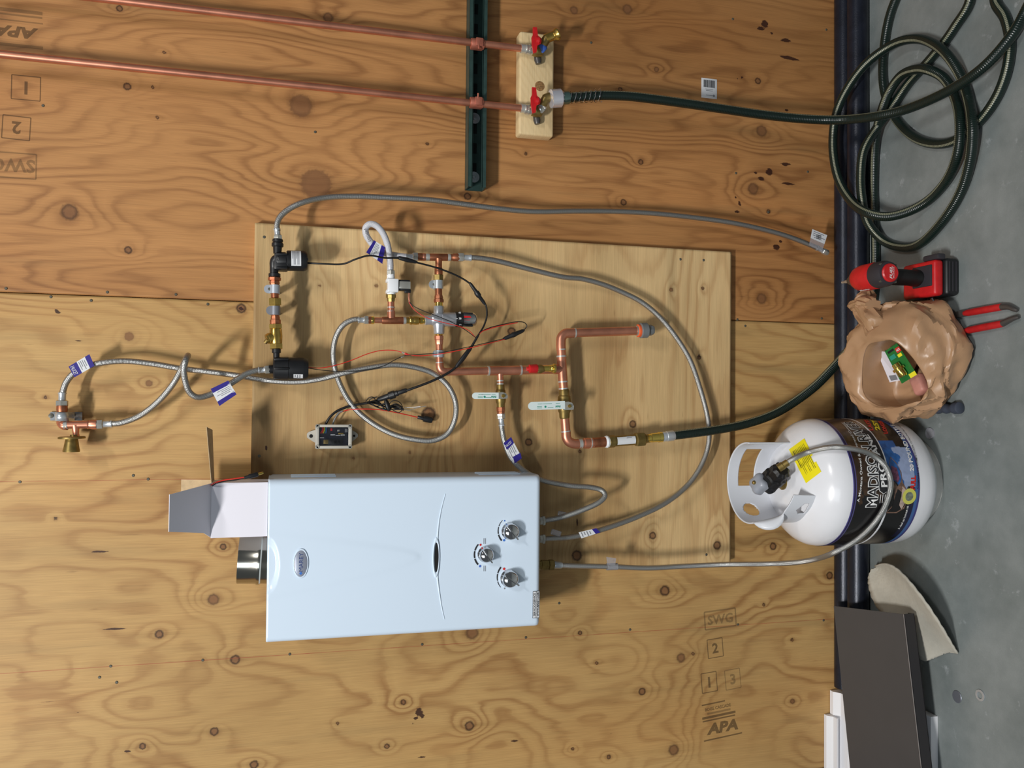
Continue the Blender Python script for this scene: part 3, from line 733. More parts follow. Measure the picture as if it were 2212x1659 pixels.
# ================================================================ CARTON on top of the heater
YC = -0.166
ca = P(457, 1044, YC); cb_ = P(577, 1158, YC); cz0 = hz1 + 0.0006; cz1 = ca.z; cx1 = ca.x; cx0 = cb_.x; cyb = YC + 0.075
carton = thing('carton', 'small white cardboard carton standing open on top of the water heater', 'box', ((cx0 + cx1) / 2, (YC + cyb) / 2, cz0))
mb = MB(); t = 0.0012
for a, b_ in (((cx0, YC), (cx1, YC)), ((cx0, cyb), (cx1, cyb))):
    mb.box(((cx0 + cx1) / 2, a[1], (cz0 + cz1) / 2), (cx1 - cx0, t, cz1 - cz0))
for x in (cx0, cx1): mb.box((x, (YC + cyb) / 2, (cz0 + cz1) / 2), (t, cyb - YC, cz1 - cz0))
mb.box(((cx0 + cx1) / 2, (YC + cyb) / 2, cz0 + t / 2), (cx1 - cx0, cyb - YC, t)); mb.build('carton_body', M['carton_white'], carton)
# front flap leans out over the front, so its printed face is in shade
fl = 0.126; ta = math.radians(57)
d = Vector((0, -math.sin(ta), math.cos(ta))); nrm = Vector((0, math.cos(ta), math.sin(ta)))
A = Vector((cx0, YC, cz1)); B_ = Vector((cx1, YC, cz1))
mb = MB(); mb.prism([A + UX * 0.001, B_, B_ + d * fl - UX * 0.011, A + d * fl + UX * 0.030, A + d * 0.022 + UX * 0.013], nrm * t); mb.build('flap', M['carton_white'], carton)
A2 = Vector((cx1, cyb, cz1)); B2 = Vector((cx1, YC, cz1))
dd = Vector((0.998, 0, 0.10)).normalized(); mb = MB(); mb.prism([B2, A2, A2 + dd * 0.110 + UY * -0.008 - UZ * 0.006, B2 + dd * 0.118 + UY * 0.004], Vector((-0.1, 0, 0.998)) * t); mb.build('flap', M['carton_tan'], carton)
mb = MB(); mb.prism([Vector((cx0, cyb, cz1)), Vector((cx1, cyb, cz1)), Vector((cx1 + 0.002, cyb + 0.004, cz1 + 0.068)), Vector((cx0 + 0.01, cyb + 0.004, cz1 + 0.068))], (0, t, 0)); mb.build('flap', M['carton_tan'], carton)
lead = thing('power_lead', 'short red and black power lead with barrel plug poking out of the carton', 'cable', P(500, 1035, YC + 0.02))
yl = YC - 0.012
MB().TP([(450, 1056, YC + 0.03), (462, 1044, yl), (480, 1038, yl), (505, 1034, yl), (530, 1031, yl)], 0.0013, 8).build('red_wire', M['red_wire'], lead)
MB().TP([(452, 1058, YC + 0.03), (466, 1045, yl), (484, 1040, yl), (508, 1037, yl), (530, 1032, yl)], 0.0013, 8).build('black_wire', M['black_rubber'], lead)
MB().LP((528, 1032), (558, 1024), yl, [(0, 3.5), (0.3, 3.8), (0.33, 5.2), (0.9, 5.5), (1, 4)], 14).build('plug_body', M['black'], lead)
MB().LP((557, 1024.5), (569, 1021), yl, [(0, 2.6), (0.8, 2.6), (1, 2.3)], 14).build('plug_barrel', M['brass_bright'], lead)
# ================================================================ COPPER RISERS, STRUT, WOOD BLOCK, HOSE BIBS
YP = -0.056
for i, pts in enumerate(([(-190, -52), (248, 0.5), (700, 54), (1018, 92), (1128, 105)], [(-190, 97), (0, 117), (700, 187), (1018, 221), (1128, 234)])):
    w = [P(x, y, YP) for x, y in pts]
    d = (w[-1] - w[0]); pth = [w[0], w[-1]]
    t = thing('copper_pipe', ('vertical copper water pipe nearest the top of the photo, ending at the free brass bib', 'vertical copper water pipe running down to the bib that feeds the green hose')[i], 'pipe', w[-1], 'copper riser pipes')
    MB().tube(pth, 0.0086, 18).build('pipe', M['copper'], t)
    a = (1128, 105) if i == 0 else (1128, 234)
    mb = MB(); mb.LP((a[0] - 3, a[1] - 0.5), (a[0] + 10, a[1] + 1), YP, [(0, 9.4), (1, 9.4)], 18); mb.build('solder_joint', M['solder'], t)
# strut channel, open side to the room
xs0 = P(1030, -120, -0.041).x; xs1 = P(1030, 404, -0.041).x; zt = P(1013.5, 200, -0.041).z; zb_ = P(1051.5, 200, -0.041).z; xm = (xs0 + xs1) / 2; L = xs0 - xs1
strut = thing('strut_channel', 'dark green slotted steel strut channel mounted sideways across the copper pipes', 'strut', (xm, 0, (zt + zb_) / 2))
mb = MB(); hgt = zt - zb_; t_ = 0.0026
mb.box((xm, -t_ / 2 - 0.0003, (zt + zb_) / 2), (L, t_, hgt))
mb.box((xm, -0.0207, zt - t_ / 2), (L, 0.0405, t_)); mb.box((xm, -0.0207, zb_ + t_ / 2), (L, 0.0405, t_))
for z, s in ((zt, -1), (zb_, 1)):
    mb.box((xm, -0.041 + t_ / 2, z + s * 0.005), (L, t_, 0.010)); mb.box((xm, -0.0375, z + s * 0.0095), (L, 0.007, 0.0018))
mb.build('channel', M['strut'], strut)
for k in range(9):
    y_ = 20 + k * 43
    c = P(1030, y_, -0.0033); MB().box((c.x, -0.0032, (zt + zb_) / 2), (0.026, 0.0006, 0.013), None, 0.0002).build('slot', M['strut_dark'], strut)
for y_ in (383, 256):
    c = P(1030, y_, -0.005); MB().lathe((c.x, -0.0037, (zt + zb_) / 2), (0, -1, 0), [(0, 0.0135), (0.002, 0.0135), (0.0021, 0.005), (0.0045, 0.004), (0.005, 0)], 24).build('washer', M['zinc'], strut)
for i, (px, py) in enumerate(((1031, 95), (1029, 222))):
    c = P(px, py, YP)
    t = thing('pipe_clamp', ('coppery pipe clamp where the pipe nearest the top of the photo crosses the strut', 'coppery pipe clamp where the hose-side pipe crosses the strut')[i], 'clamp', c, 'strut pipe clamps')
    mb = MB(); mb.lathe(c + UZ * 0.016, (0, 0, -1), [(0, 0.0089), (0, 0.0118), (0.004, 0.0128), (0.028, 0.0128), (0.032, 0.0118), (0.032, 0.0089)], 20); mb.build('band', M['copper_paint'], t)
    MB().box(c + Vector((-0.005, 0.008, 0)), (0.012, 0.012, 0.030), None, 0.002).build('saddle', M['copper_paint'], t)
    s = 1 if i else -1
    mb = MB(); mb.lathe(c + Vector((0, -0.013, -0.001)), (s * 0.9, -0.1, 0), [(-0.010, 0.0022), (0.018, 0.0022), (0.0185, 0.0012)], 10); mb.box(c + Vector((0, -0.0135, -0.003)), (0.020, 0.004, 0.018), None, 0.0015); mb.build('clamp_screw', M['copper_paint'], t)
wood_s = wood_material('white_pine_block', (224, 198, 152), (196, 160, 108), 'X', 0.4)
a = P(1123, 66, -0.038); b_ = P(1196, 296, -0.038)
blk = MB(); blk.box(((a.x + b_.x) / 2, -0.0192, (a.z + b_.z) / 2), (a.x - b_.x, 0.0378, a.z - b_.z), None, 0.006, 3)
o = blk.build('wood_block', wood_s); tag(o, 'short pale pine block on the wall behind the two red-handled bibs', 'block')
me = o.data; nv = len(me.vertices)
kc = P(1166, 186, -0.038)
for nm, fn in (('phase', lambda v: 60 * v.z + 8 * math.sin(v.x * 13) + 1.5 * math.exp(-((v.x - kc.x) ** 2 + (v.z - kc.z) ** 2) / 0.0016)), ('knot', lambda v: 9.0), ('stain', lambda v: 0.0), ('tone', lambda v: 1.0), ('kdark', lambda v: 0.5)):
    at = me.attributes.new(nm, 'FLOAT', 'POINT')
    for i, v in enumerate(me.vertices): at.data[i].value = fn(v.co)
mb = MB(); mb.lathe(kc + Vector((0, -0.0001, 0)), (0, -1, 0), [(-0.004, 0.0125), (0.0002, 0.0125), (0.0006, 0.011), (0.0007, 0)], 20)
kk = mb.build('wood_knot', mat('pine_knot', (150, 112, 70), 0.6, 0, 0.5, 260), o)
def hose_bib(i, dx, dy, label):
    c = P(1160 + dx, 109 + dy, -0.062)
    t = thing('hose_bib', label, 'faucet', c, 'red-handled brass hose bibs'); y = -0.060
    MB().LP((1136 + dx, 106.5 + dy), (1152 + dx, 108.5 + dy), y, [(0, 9), (0.05, 10.5), (0.35, 10.5), (0.37, 11.6), (0.55, 11.6), (0.57, 10.4), (1, 10.4)], 20).build('sweat_adapter', M['nickel'], t)
    mb = MB(); mb.LP((1150 + dx, 108 + dy), (1174 + dx, 112 + dy), y, [(0, 10.5), (0.1, 12), (0.5, 13.5), (0.9, 11), (1, 6)], 18)
    mb.LP((1163 + dx, 111 + dy), (1182 + dx, 82 + dy), y, [(0, 9), (0.3, 10.5), (1, 9.5)], 16, y - 0.012); mb.build('valve_body', M['brass_dull'], t)
    mb = MB(); mb.LP((1178 + dx, 84 + dy), (1204 + dx, 74 + dy), y - 0.012, [(0, 9.5), (0.1, 10), (0.55, 10), (0.6, 8.5), (0.65, 10), (0.72, 8.5), (0.78, 10.5), (0.9, 13.5), (1, 13.5), (1, 8), (0.7, 7.5)], 18); mb.build('outlet', M['brass'] if i == 0 else M['brass_dull'], t)
    mb = MB(); mb.LP((1160 + dx, 118 + dy), (1163 + dx, 138 + dy), -0.048, [(0, 7), (0.6, 8), (1, 6)], 14); mb.lathe(P(1162 + dx, 131 + dy, -0.046), (0, -1, 0), [(0, 0.0075), (0.004, 0.0075), (0.0042, 0.003), (0.006, 0.003)], 16); mb.build('mounting_ear', M['grey_steel'], t)
    MB().LP((1164 + dx, 100 + dy), (1176 + dx, 112 + dy), y - 0.004, [(0, 9), (0.2, 11.6), (0.8, 11.6), (1, 9)], 16).build('colour_ring', M['blue'] if i == 0 else M['nickel'], t)
    hy = -0.096
    hd = MB(); hd.PR([(1152 + dx, 58 + dy), (1160 + dx, 59 + dy), (1162 + dx, 76 + dy), (1167 + dx, 82 + dy), (1168 + dx, 94 + dy), (1161 + dx, 98 + dy), (1159 + dx, 113 + dy), (1153 + dx, 114 + dy), (1150 + dx, 98 + dy), (1149 + dx, 80 + dy), (1152 + dx, 74 + dy)], hy, hy + 0.006)
    hd.LP((1157 + dx, 87 + dy), (1168 + dx, 89 + dy), hy + 0.004, [(0, 8), (0.6, 9), (1, 6)], 12); hd.build('lever', M['red'], t)
    mb = MB(); mb.lathe(P(1158 + dx, 90 + dy, hy + 0.005), (0, 1, 0), [(0, 0.006), (0.030, 0.006)], 12); mb.build('stem', M['brass_dull'], t)
hose_bib(0, 0, 0, 'red-handled brass bib on pine block with open threaded outlet'); hose_bib(1, -2, 130, 'red-handled brass bib on pine block with the green hose screwed on')

# ================================================================ GARDEN HOSE (one long hose: bib, coil on the floor, back up to the copper manifold)
hz = lambda x, y, z: F(x, y, z)
HP = [P(1206, 212, -0.078), P(1250, 209, -0.08), P(1300, 206, -0.083), P(1360, 208, -0.086), P(1412, 214, -0.088), P(1500, 226, -0.09), P(1560, 235, -0.092), P(1650, 248, -0.10), P(1740, 257, -0.125), P(1812, 259, -0.165),
      hz(1900, 250, .105), hz(1960, 235, .078), hz(2060, 190, .060), hz(2130, 140, .048), hz(2190, 70, .026), hz(2215, 25, .0125), hz(2248, -50, .0118), hz(2252, -130, .0118), hz(2205, -150, .0118), hz(2160, -80, .0118),
      hz(2150, 0, .0118), hz(2172, 40, .0118), hz(2182, 88, .0118), hz(2175, 152, .0118), hz(2153, 210, .0118), hz(2114, 264, .0118), hz(2066, 302, .0118), hz(2023, 311, .0118), hz(1976, 297, .0118), hz(1936, 257, .0118), hz(1912, 203, .0118), hz(1907, 145, .0118), hz(1914, 72, .0118), hz(1924, 28, .0118), hz(1940, -15, .0118), hz(1965, -90, .0118), hz(2015, -135, .0118), hz(2070, -100, .0118),
      hz(2096, 0, .0118), hz(2063, 58, .0118), hz(2041, 90, .0118), hz(1998, 141, .0118), hz(1962, 181, .0118), hz(1925, 235, .018), hz(1893, 278, .035), hz(1866, 325, .062), hz(1859, 376, .067), hz(1862, 430, .066), hz(1875, 482, .05), hz(1906, 518, .014), hz(1947, 534, .0118), hz(1985, 528, .0118), hz(2034, 481, .0118), hz(2075, 416, .0118), hz(2096, 344, .022), hz(2101, 275, .036), hz(2093, 217, .018), hz(2077, 168, .022), hz(2052, 126, .036), hz(2020, 97, .036), hz(1976, 84, .03), hz(1929, 96, .04), hz(1864, 145, .072), hz(1811, 232, .094), hz(1799, 305, .096), hz(1809, 380, .094), hz(1835, 430, .09), hz(1871, 459, .09), hz(1915, 468, .062), hz(1965, 456, .03), hz(2009, 430, .0118), hz(2049, 383, .016), hz(2070, 325, .036), hz(2074, 268, .036), hz(2063, 210, .016), hz(2038, 168, .022), hz(2005, 151, .036), hz(1978, 150, .036), hz(1947, 163, .035), hz(1920, 200, .036), hz(1903, 245, .04), hz(1891, 305, .02), hz(1888, 398, .0118), hz(1890, 470, .0118), hz(1892, 560, .0118), hz(1889, 625, .0118), hz(1884, 672, .0118), hz(1872, 705, .03), P(1851, 735, -0.15), P(1821, 771, -0.135), P(1791, 804, -0.125), P(1761, 834, -0.115), P(1716, 868, -0.10), P(1670, 895, -0.09), P(1610, 916, -0.082), P(1550, 928, -0.078), P(1500, 935, -0.075), P(1452, 941, -0.072)]
gh = thing('garden_hose', 'dark green garden hose with pale stripes running from the bib into a floor coil', 'hose', HP[10])
MB().tube(spline(HP, 7), 0.0116, 16, True, (1, 0, 0.3)).build('hose', M['hose'], gh)
mb = MB(); mb.LP((1189, 213.5), (1216, 211.5), -0.078, [(0, 16), (0.04, 20), (0.8, 20), (0.85, 17), (1, 15)], 12); mb.build('swivel_nut', mat('white_chromed_coupling', (226, 226, 236), 0.22, 0.6), gh)
mb = MB(); mb.LP((1214, 212), (1229, 210.5), -0.079, [(0, 15), (0.2, 14), (0.9, 14), (1, 13)], 20); mb.build('ferrule', mat('green_chrome', (110, 140, 136), 0.2, 0.8), gh)
mb = MB(); sp_ = []
for k in range(0, 190):
    t = k / 189; c = P(1222 + 78 * t, 211 - 6 * t, -0.079 - 0.004 * t); a = t * 2 * PI * 7.5; R_ = 0.0135 + 0.0035 * t
    sp_.append(c + Vector((math.cos(a) * R_, math.sin(a) * R_, 0)))
mb.tube(sp_, 0.0011, 6); mb.build('strain_spring', M['chrome'], gh)
mb = MB(); mb.LP((1430, 944), (1456, 940.5), -0.072, [(0, 9.5), (0.08, 10.5), (0.35, 10.5), (0.38, 11.3), (0.9, 11.3), (1, 10)], 20); mb.build('crimp_ferrule', M['zinc'], gh)
mb = MB(); mb.LP((1400, 946.5), (1431, 944), -0.072, [(0, 8.5), (0.15, 8.5), (0.18, 10), (0.7, 10.6), (0.72, 11.4), (0.95, 11.4), (1, 9)], 20); mb.build('brass_coupling', M['brass_bright'], gh)

# ================================================================ BRAIDED HOSES
def tag_quad(parent, a, b_, c, d, y, bands, name='label_tag', th=0.0006):
    # bands along a->b with colours; a,b,c,d pixel corners
    A, B_, C_, D_ = [P(q[0], q[1], y) for q in (a, b_, c, d)]
    out = []
    for t0, t1, m in bands:
        q = [A.lerp(B_, t0), A.lerp(B_, t1), D_.lerp(C_, t1), D_.lerp(C_, t0)]
        o = MB().prism(q, (0, th, 0)).build(name, M[m], parent); out.append(o)
        if m == 'label_white' and (t1 - t0) > 0.3:
            mb = MB(); ad = (q[1] - q[0]); dd_ = (q[3] - q[0]); off = Vector((0, -0.0003, 0))
            for k, (f0, f1) in enumerate(((0.1, 0.8), (0.1, 0.6), (0.1, 0.9), (0.2, 0.7))):
                s0 = 0.14 + 0.2 * k; mb.prism([q[0] + ad * s0 + dd_ * f0 + off, q[0] + ad * (s0 + 0.07) + dd_ * f0 + off, q[0] + ad * (s0 + 0.07) + dd_ * f1 + off, q[0] + ad * s0 + dd_ * f1 + off], (0, 0.0002, 0))
            mb.build('label_print', M['ink_grey'], o)
    return A, B_, C_, D_, out
def braided(name, label, pts, r, m, cat='hose', n=8, group='braided steel supply hoses'):
    w = [P(p[0], p[1], p[2]) for p in pts]; t = thing(name, label, cat, w[0], group)
    MB().tube(spline(w, n), r, 14, True).build('hose', M[m], t); return t
def end_fit(t, a, b_, y, y2=None, rn=9.5, rf=6.6, m='nickel', rev=False):
    # ferrule from a, nut at b
    A, B_ = Vector(a), Vector(b_); mid = A.lerp(B_, 0.55)
    MB().LP(tuple(A), tuple(mid), y, [(0, rf + 0.9), (0.12, rf + 1.2), (0.25, rf), (0.85, rf), (1, rf + 0.6)], 16, y2).build('ferrule', M['zinc'], t)
    MB().LP(tuple(mid), tuple(B_), y if y2 is None else y2, [(0, rn * 0.8), (0.12, rn), (0.9, rn), (1, rn * 0.9)], 6).build('nut', M[m], t)
RB_ = 0.0066
YPM = -0.086; YCU = -0.068
t1 = braided('braided_hose', 'long braided steel hose hanging from the top pump with a free end near the floor', [(600, 500, YPM), (598, 488, YPM), (604, 470, YPM), (622, 453, YPM), (652, 438, YPM), (700, 427, -0.08), (760, 424, -0.075), (840, 427, -0.07), (930, 432, -0.065), (1000, 441, -0.06), (1080, 451, -0.055), (1150, 457, -0.05), (1250, 456, -0.045), (1340, 457, -0.042), (1412, 461, -0.042), (1500, 470, -0.044), (1580, 481, -0.05), (1650, 496, -0.055), (1700, 510, -0.06), (1745, 527, -0.065), (1768, 537, -0.068)], RB_, 'braid')
end_fit(t1, (598, 494), (601, 519), YPM); end_fit(t1, (1764, 535), (1788, 547), -0.068, None, 6.5, 5)
tag_quad(t1, (1755, 495), (1748, 530), (1776, 543), (1787, 508), -0.078, [(0, 0.55, 'label_white'), (0.55, 1, 'clear')])
mb = MB(); A = P(1769, 512, -0.0784); s = mpp(A)
for k in range(6): mb.box(A + Vector((0.001 * 0, 0, (k - 2.5) * 2.0 * s)), (9 * s, 0.0003, (0.6 + 0.5 * (k % 2)) * s))
mb.build('barcode', M['ink'], t1)
t2 = braided('vinyl_hose', 'short white hose looping up from the white solenoid valve', [(843, 588, -0.07), (843, 570, -0.075), (840, 545, -0.085), (836, 525, -0.092), (826, 502, -0.098), (812, 487, -0.1), (799, 484, -0.1), (790, 492, -0.097), (791, 507, -0.092), (800, 522, -0.086), (813, 537, -0.08), (830, 547, -0.07), (850, 551, -0.066), (878, 555, -0.066)], 0.0076, 'braid_white', group='loop hoses')
del t2['group']
end_fit(t2, (843, 572), (844, 594), -0.072); end_fit(t2, (876, 555), (903, 554.5), -0.067)
A, B_, C_, D_, o_ = tag_quad(t2, (808, 519), (832, 534), (826, 570), (791, 545), -0.094, [(0, 0.2, 'label_blue'), (0.2, 0.68, 'label_white'), (0.68, 1, 'label_blue')])
text('EASTMAN', M['ink'], t2, P(793.5, 508, -0.1055), P(790, 500, 0) - P(797, 519, 0), P(797, 505, 0) - P(790, 508, 0), h=0.006, w=0.03)
t3 = braided('braided_hose', 'braided steel hose arcing from the upper copper tee round to the heater inlet', [(1010, 556, YCU), (1030, 557, YCU), (1070, 563, -0.066), (1150, 583, -0.06), (1220, 599, -0.056), (1255, 602, -0.054), (1298, 613, -0.052), (1339, 629, -0.05), (1385, 652, -0.05), (1424, 684, -0.05), (1458, 725, -0.05), (1490, 777, -0.05), (1514, 845, -0.05), (1528, 900, -0.052), (1532, 940, -0.054), (1527, 974, -0.056), (1511, 1012, -0.058), (1486, 1047, -0.06), (1440, 1085, -0.063), (1380, 1115, -0.066), (1300, 1144, -0.07), (1235, 1160, -0.074), (1178, 1164, -0.076)], RB_, 'braid')
end_fit(t3, (1018, 557), (989, 555.5), YCU)
tag_quad(t3, (1250, 1150), (1288, 1141), (1297, 1150), (1256, 1163), -0.081, [(0, 0.75, 'label_white'), (0.75, 1, 'label_blue')])
o = MB().box(P(1201, 1151, -0.078), (0.014, 0.006, 0.026), Matrix.Rotation(0.3, 3, 'Y'), 0.003).build('tape_tab', M['clear'], t3)
t4 = braided('braided_hose', 'longest braided steel hose looping over the board to the outlet at the upper left', [(784, 691, YCU), (766, 690, YCU), (744, 700, -0.066), (728, 722, -0.062), (720, 755, -0.058), (723, 795, -0.052), (738, 838, -0.045), (763, 878, -0.042), (800, 911, -0.042), (850, 938, -0.045), (900, 950, -0.05), (937, 951, -0.053), (966, 937, -0.056), (982, 907, -0.058), (984, 870, -0.06), (968, 834, -0.063), (938, 808, -0.066), (898, 794, -0.068), (850, 788, -0.069), (800, 794, -0.068), (750, 804, -0.066), (690, 819, -0.058), (640, 825, -0.052), (580, 822, -0.048), (510, 811, -0.042), (450, 803, -0.04), (390, 796, -0.04), (330, 786, -0.044), (270, 780, -0.05), (225, 783, -0.054), (190, 791, -0.054), (162, 804, -0.052), (143, 826, -0.05), (134, 852, -0.048)], RB_, 'braid')
end_fit(t4, (774, 691), (796, 691.5), YCU); end_fit(t4, (134.5, 848), (134, 878), -0.048, None, 12.5, 7.5)
A, B_, C_, D_, o_ = tag_quad(t4, (148, 792), (193, 765), (204, 790), (161, 815), -0.064, [(0, 0.38, 'label_blue'), (0.38, 0.78, 'label_white'), (0.78, 1, 'label_blue')])
def tag_text(t, s_, px, py, y, deg, h, w, m='ink_white'):
    r, u = stamp_dir(deg, False); text(s_, M[m], t, P(px, py, y), r, u, h=h, w=w)
tag_text(t4, 'FAUCET', 160, 800, -0.0648, 62, 0.008, 0.019)
t5 = braided('braided_hose', 'braided steel hose from the outlet fitting curling up in a loop to the lower pump', [(236, 915, -0.05), (258, 914, -0.05), (300, 899, -0.05), (340, 869, -0.054), (372, 832, -0.062), (392, 797, -0.078), (402, 774, -0.104), (406, 768, -0.126), (401, 778, -0.142), (397, 800, -0.14), (401, 826, -0.13), (410, 848, -0.12), (426, 858, -0.115), (446, 855, -0.11), (480, 840, -0.104), (510, 821, -0.098), (535, 806, -0.092), (560, 799, -0.088), (574, 798, -0.086)], RB_, 'braid')
end_fit(t5, (242, 915.5), (208, 917), -0.05, None, 10.5, 7); end_fit(t5, (558, 799.5), (583, 798), -0.087)
A, B_, C_, D_, o_ = tag_quad(t5, (493, 822), (511, 852), (474, 877), (455, 840), -0.118, [(0, 0.25, 'label_blue'), (0.25, 0.75, 'label_white'), (0.75, 1, 'label_blue')])
tag_text(t5, 'FAUCET', 500, 839, -0.1188, 60, 0.006, 0.022)
t6 = braided('braided_hose', 'braided steel hose from the smaller white-lever valve down to the heater outlet', [(1083, 908, YCU), (1084, 925, YCU), (1090, 955, -0.07), (1105, 990, -0.074), (1130, 1015, -0.076), (1165, 1035, -0.078), (1230, 1049, -0.082), (1278, 1053, -0.086), (1301, 1060, -0.09), (1307, 1070, -0.096), (1297, 1083, -0.098), (1255, 1103, -0.092), (1210, 1118, -0.084), (1178, 1124, -0.076)], RB_, 'braid')
end_fit(t6, (1084, 920), (1081.5, 893), YCU, None, 9.5, 6)
A, B_, C_, D_, o_ = tag_quad(t6, (1088, 957), (1104, 944), (1127, 988), (1109, 1000), -0.082, [(0, 1, 'label_white')])
for q in (((1088, 957), (1104, 944), (1110, 957), (1095, 972)), ((1108, 987), (1124, 978), (1127, 990), (1112, 1001))): MB().prism([P(x, y, -0.0827) for x, y in q], (0, 0.0006, 0)).build('label_tag', M['label_blue'], t6)
tag_text(t6, 'FAUCET', 1099, 959, -0.0832, -42, 0.006, 0.017)
MB().box(P(1214, 1110, -0.082), (0.012, 0.006, 0.022), Matrix.Rotation(0.2, 3, 'Y'), 0.003).build('tape_tab', M['clear'], t6)
# ================================================================ PUMP RUN (upper left of the board)
def PUMP(name, label, ax0, ax1, cy, r, y, lab):
    t = thing(name, label, 'pump', P(ax0, cy, y), 'black circulation pumps'); return t
yp = YPM
# top pump: motor axis along the photo's x
p1 = thing('circulation_pump', 'black cylindrical circulation pump at the top of the fitting run, white rating label', 'pump', P(640, 563, yp), 'black circulation pumps')
mb = MB(); mb.LP((619, 563), (664, 564), yp, [(0, 20), (0.05, 22), (0.82, 22), (0.93, 21), (1, 18)], 32); mb.build('motor', M['black'], p1)
mb = MB(); mb.BX(592, 545, 622, 583, yp - 0.019, yp + 0.019, 0.004); mb.LP((594, 564), (618, 564), yp, [(0, 17), (0.2, 19.5), (1, 19.5)], 28); mb.build('volute', M['black'], p1)
for y_ in (546, 576): MB().BX(596, y_, 621, y_ + 5, yp - 0.0235, yp - 0.017, 0.001).build('casing_rib', M['black'], p1)
mb = MB(); mb.LP((600, 517), (599, 548), yp, [(0, 11), (0.12, 11.5), (0.2, 10), (0.3, 12.5), (0.5, 12.5), (0.55, 9.5), (1, 8.5)], 16); mb.build('discharge_port', M['black'], p1)
mb = MB(); w = [P(605, 559, yp - 0.012), P(595, 560, yp - 0.008), P(592, 566, yp - 0.004), P(592, 578, yp), P(592, 596, yp)]
mb.tube(spline(w, 6), 0.0094, 16); mb.LP((593, 590), (593, 599), yp, [(0, 9), (0.15, 12.5), (0.9, 12.5), (1, 11)], 16); mb.build('inlet_elbow', M['black'], p1)
def wrap_label(parent, a, b_, y, r, a0, a1, m, name, seg=14, rows=0):
    A = P(a[0], a[1], y); B_ = P(b_[0], b_[1], y); d, u, v = _frame(B_ - A); s = mpp(A); L = (B_ - A).length; vs = []
    for k in range(seg + 1):
        q = math.radians(a0 + (a1 - a0) * k / seg)
        for tt in (0, L): vs.append(A + d * tt + (u * math.cos(q) + v * math.sin(q)) * r * s)
    o = MB().add(vs, [(2 * k, 2 * k + 1, 2 * k + 3, 2 * k + 2) for k in range(seg)]).build(name, m, parent)
    if rows:
        mb = MB()
        for j in range(rows):
            vs = []; t0 = L * (0.12 + 0.76 * j / rows); t1 = t0 + L * 0.3 / rows; f0 = a0 + (a1 - a0) * 0.08; f1 = a0 + (a1 - a0) * (0.92 if j % 3 else 0.6)
            for k in range(seg + 1):
                q = math.radians(f0 + (f1 - f0) * k / seg)
                for tt in (t0, t1): vs.append(A + d * tt + (u * math.cos(q) + v * math.sin(q)) * (r + 0.35) * s)
            mb.add(vs, [(2 * k, 2 * k + 1, 2 * k + 3, 2 * k + 2) for k in range(seg)])
        mb.build('print_line', M['ink_grey'], o)
    return o
wrap_label(p1, (629, 563), (650, 563.5), yp, 22.3, -62, 38, M['label_white'], 'rating_label', 14, 6)
MB().lathe(P(664, 560, yp - 0.006), (0, 0, -1), [(-0.004, 0.003), (0.0015, 0.003), (0.002, 0.002)], 12).build('cable_gland', M['grey_pvc'], p1)
# lower pump
p2 = thing('circulation_pump', 'larger black circulation pump under the brass check valve with red wire', 'pump', P(632, 796, yp), 'black circulation pumps')
mb = MB(); mb.LP((590, 796), (666, 797), yp, [(0, 22), (0.04, 24.5), (0.42, 25.5), (0.43, 24.5), (0.84, 24.5), (0.94, 23), (1, 20)], 36); mb.build('motor', M['black'], p2)
for y_, yy in ((776, -0.021), (816, -0.010), (796, -0.0258)): MB().LP((592, y_), (624, y_), yp + yy, [(0, 2.4), (0.05, 3.2), (0.95, 3.2), (1, 2)], 8).build('casing_rib', M['black'], p2)
mb = MB(); mb.LP((597, 752), (597, 780), yp, [(0, 9.5), (0.36, 9.5), (0.4, 6.8), (1, 6.5)], 16); mb.build('discharge_port', M['black'], p2)
mb = MB(); mb.LP((580, 798), (592, 797), yp, [(0, 8), (0.1, 9.5), (0.9, 9.5), (1, 9)], 16); mb.build('inlet_port', M['black'], p2)
wrap_label(p2, (634, 796), (654, 796.3), yp, 24.9, 32, 62, M['label_white'], 'rating_label', 8, 3)
# fittings between them
pr = thing('pipe_run', 'short upright run of copper adapters and brass union between the two black pumps', 'pipe', P(592, 640, yp))
MB().LP((593, 598), (593, 617), yp, [(0, 11), (0.1, 13.5), (0.42, 13.5), (0.46, 10), (0.7, 11), (1, 9)], 8).build('copper_adapter', M['copper_dark'], pr)
MB().LP((593, 616), (594, 648), yp, [(0, 8.2), (1, 8.2)], 16).build('pipe', M['copper_dark'], pr)
MB().LP((594, 644), (594.5, 661), yp, [(0, 12), (0.1, 14.5), (0.85, 14.5), (0.88, 12), (1, 11)], 6).build('union_nut', M['brass'], pr)
MB().LP((594, 660), (594.5, 690), yp, [(0, 8.2), (1, 8.2)], 16).build('pipe', M['copper_dark'], pr)
MB().LP((594.5, 682), (595, 702), yp, [(0, 8.5), (0.2, 9.5), (0.4, 9.5), (0.45, 11.5), (1, 11.5)], 8).build('copper_adapter', M['copper_dark'], pr)
cvv = thing('check_valve', 'brass swing check valve above the lower black pump', 'valve', P(596, 727, yp))
mb = MB(); mb.LP((595, 700), (595.5, 710), yp, [(0, 13), (0.08, 15), (0.95, 15), (1, 12)], 6); mb.LP((596.5, 742), (597, 754), yp, [(0, 12), (0.05, 14.8), (0.92, 14.8), (1, 13)], 6)
mb.LP((595.5, 708), (596.5, 744), yp, [(0, 11), (0.12, 12.8), (0.5, 13.6), (0.9, 12.8), (1, 11.5)], 24); mb.build('valve_body', M['brass'], cvv)
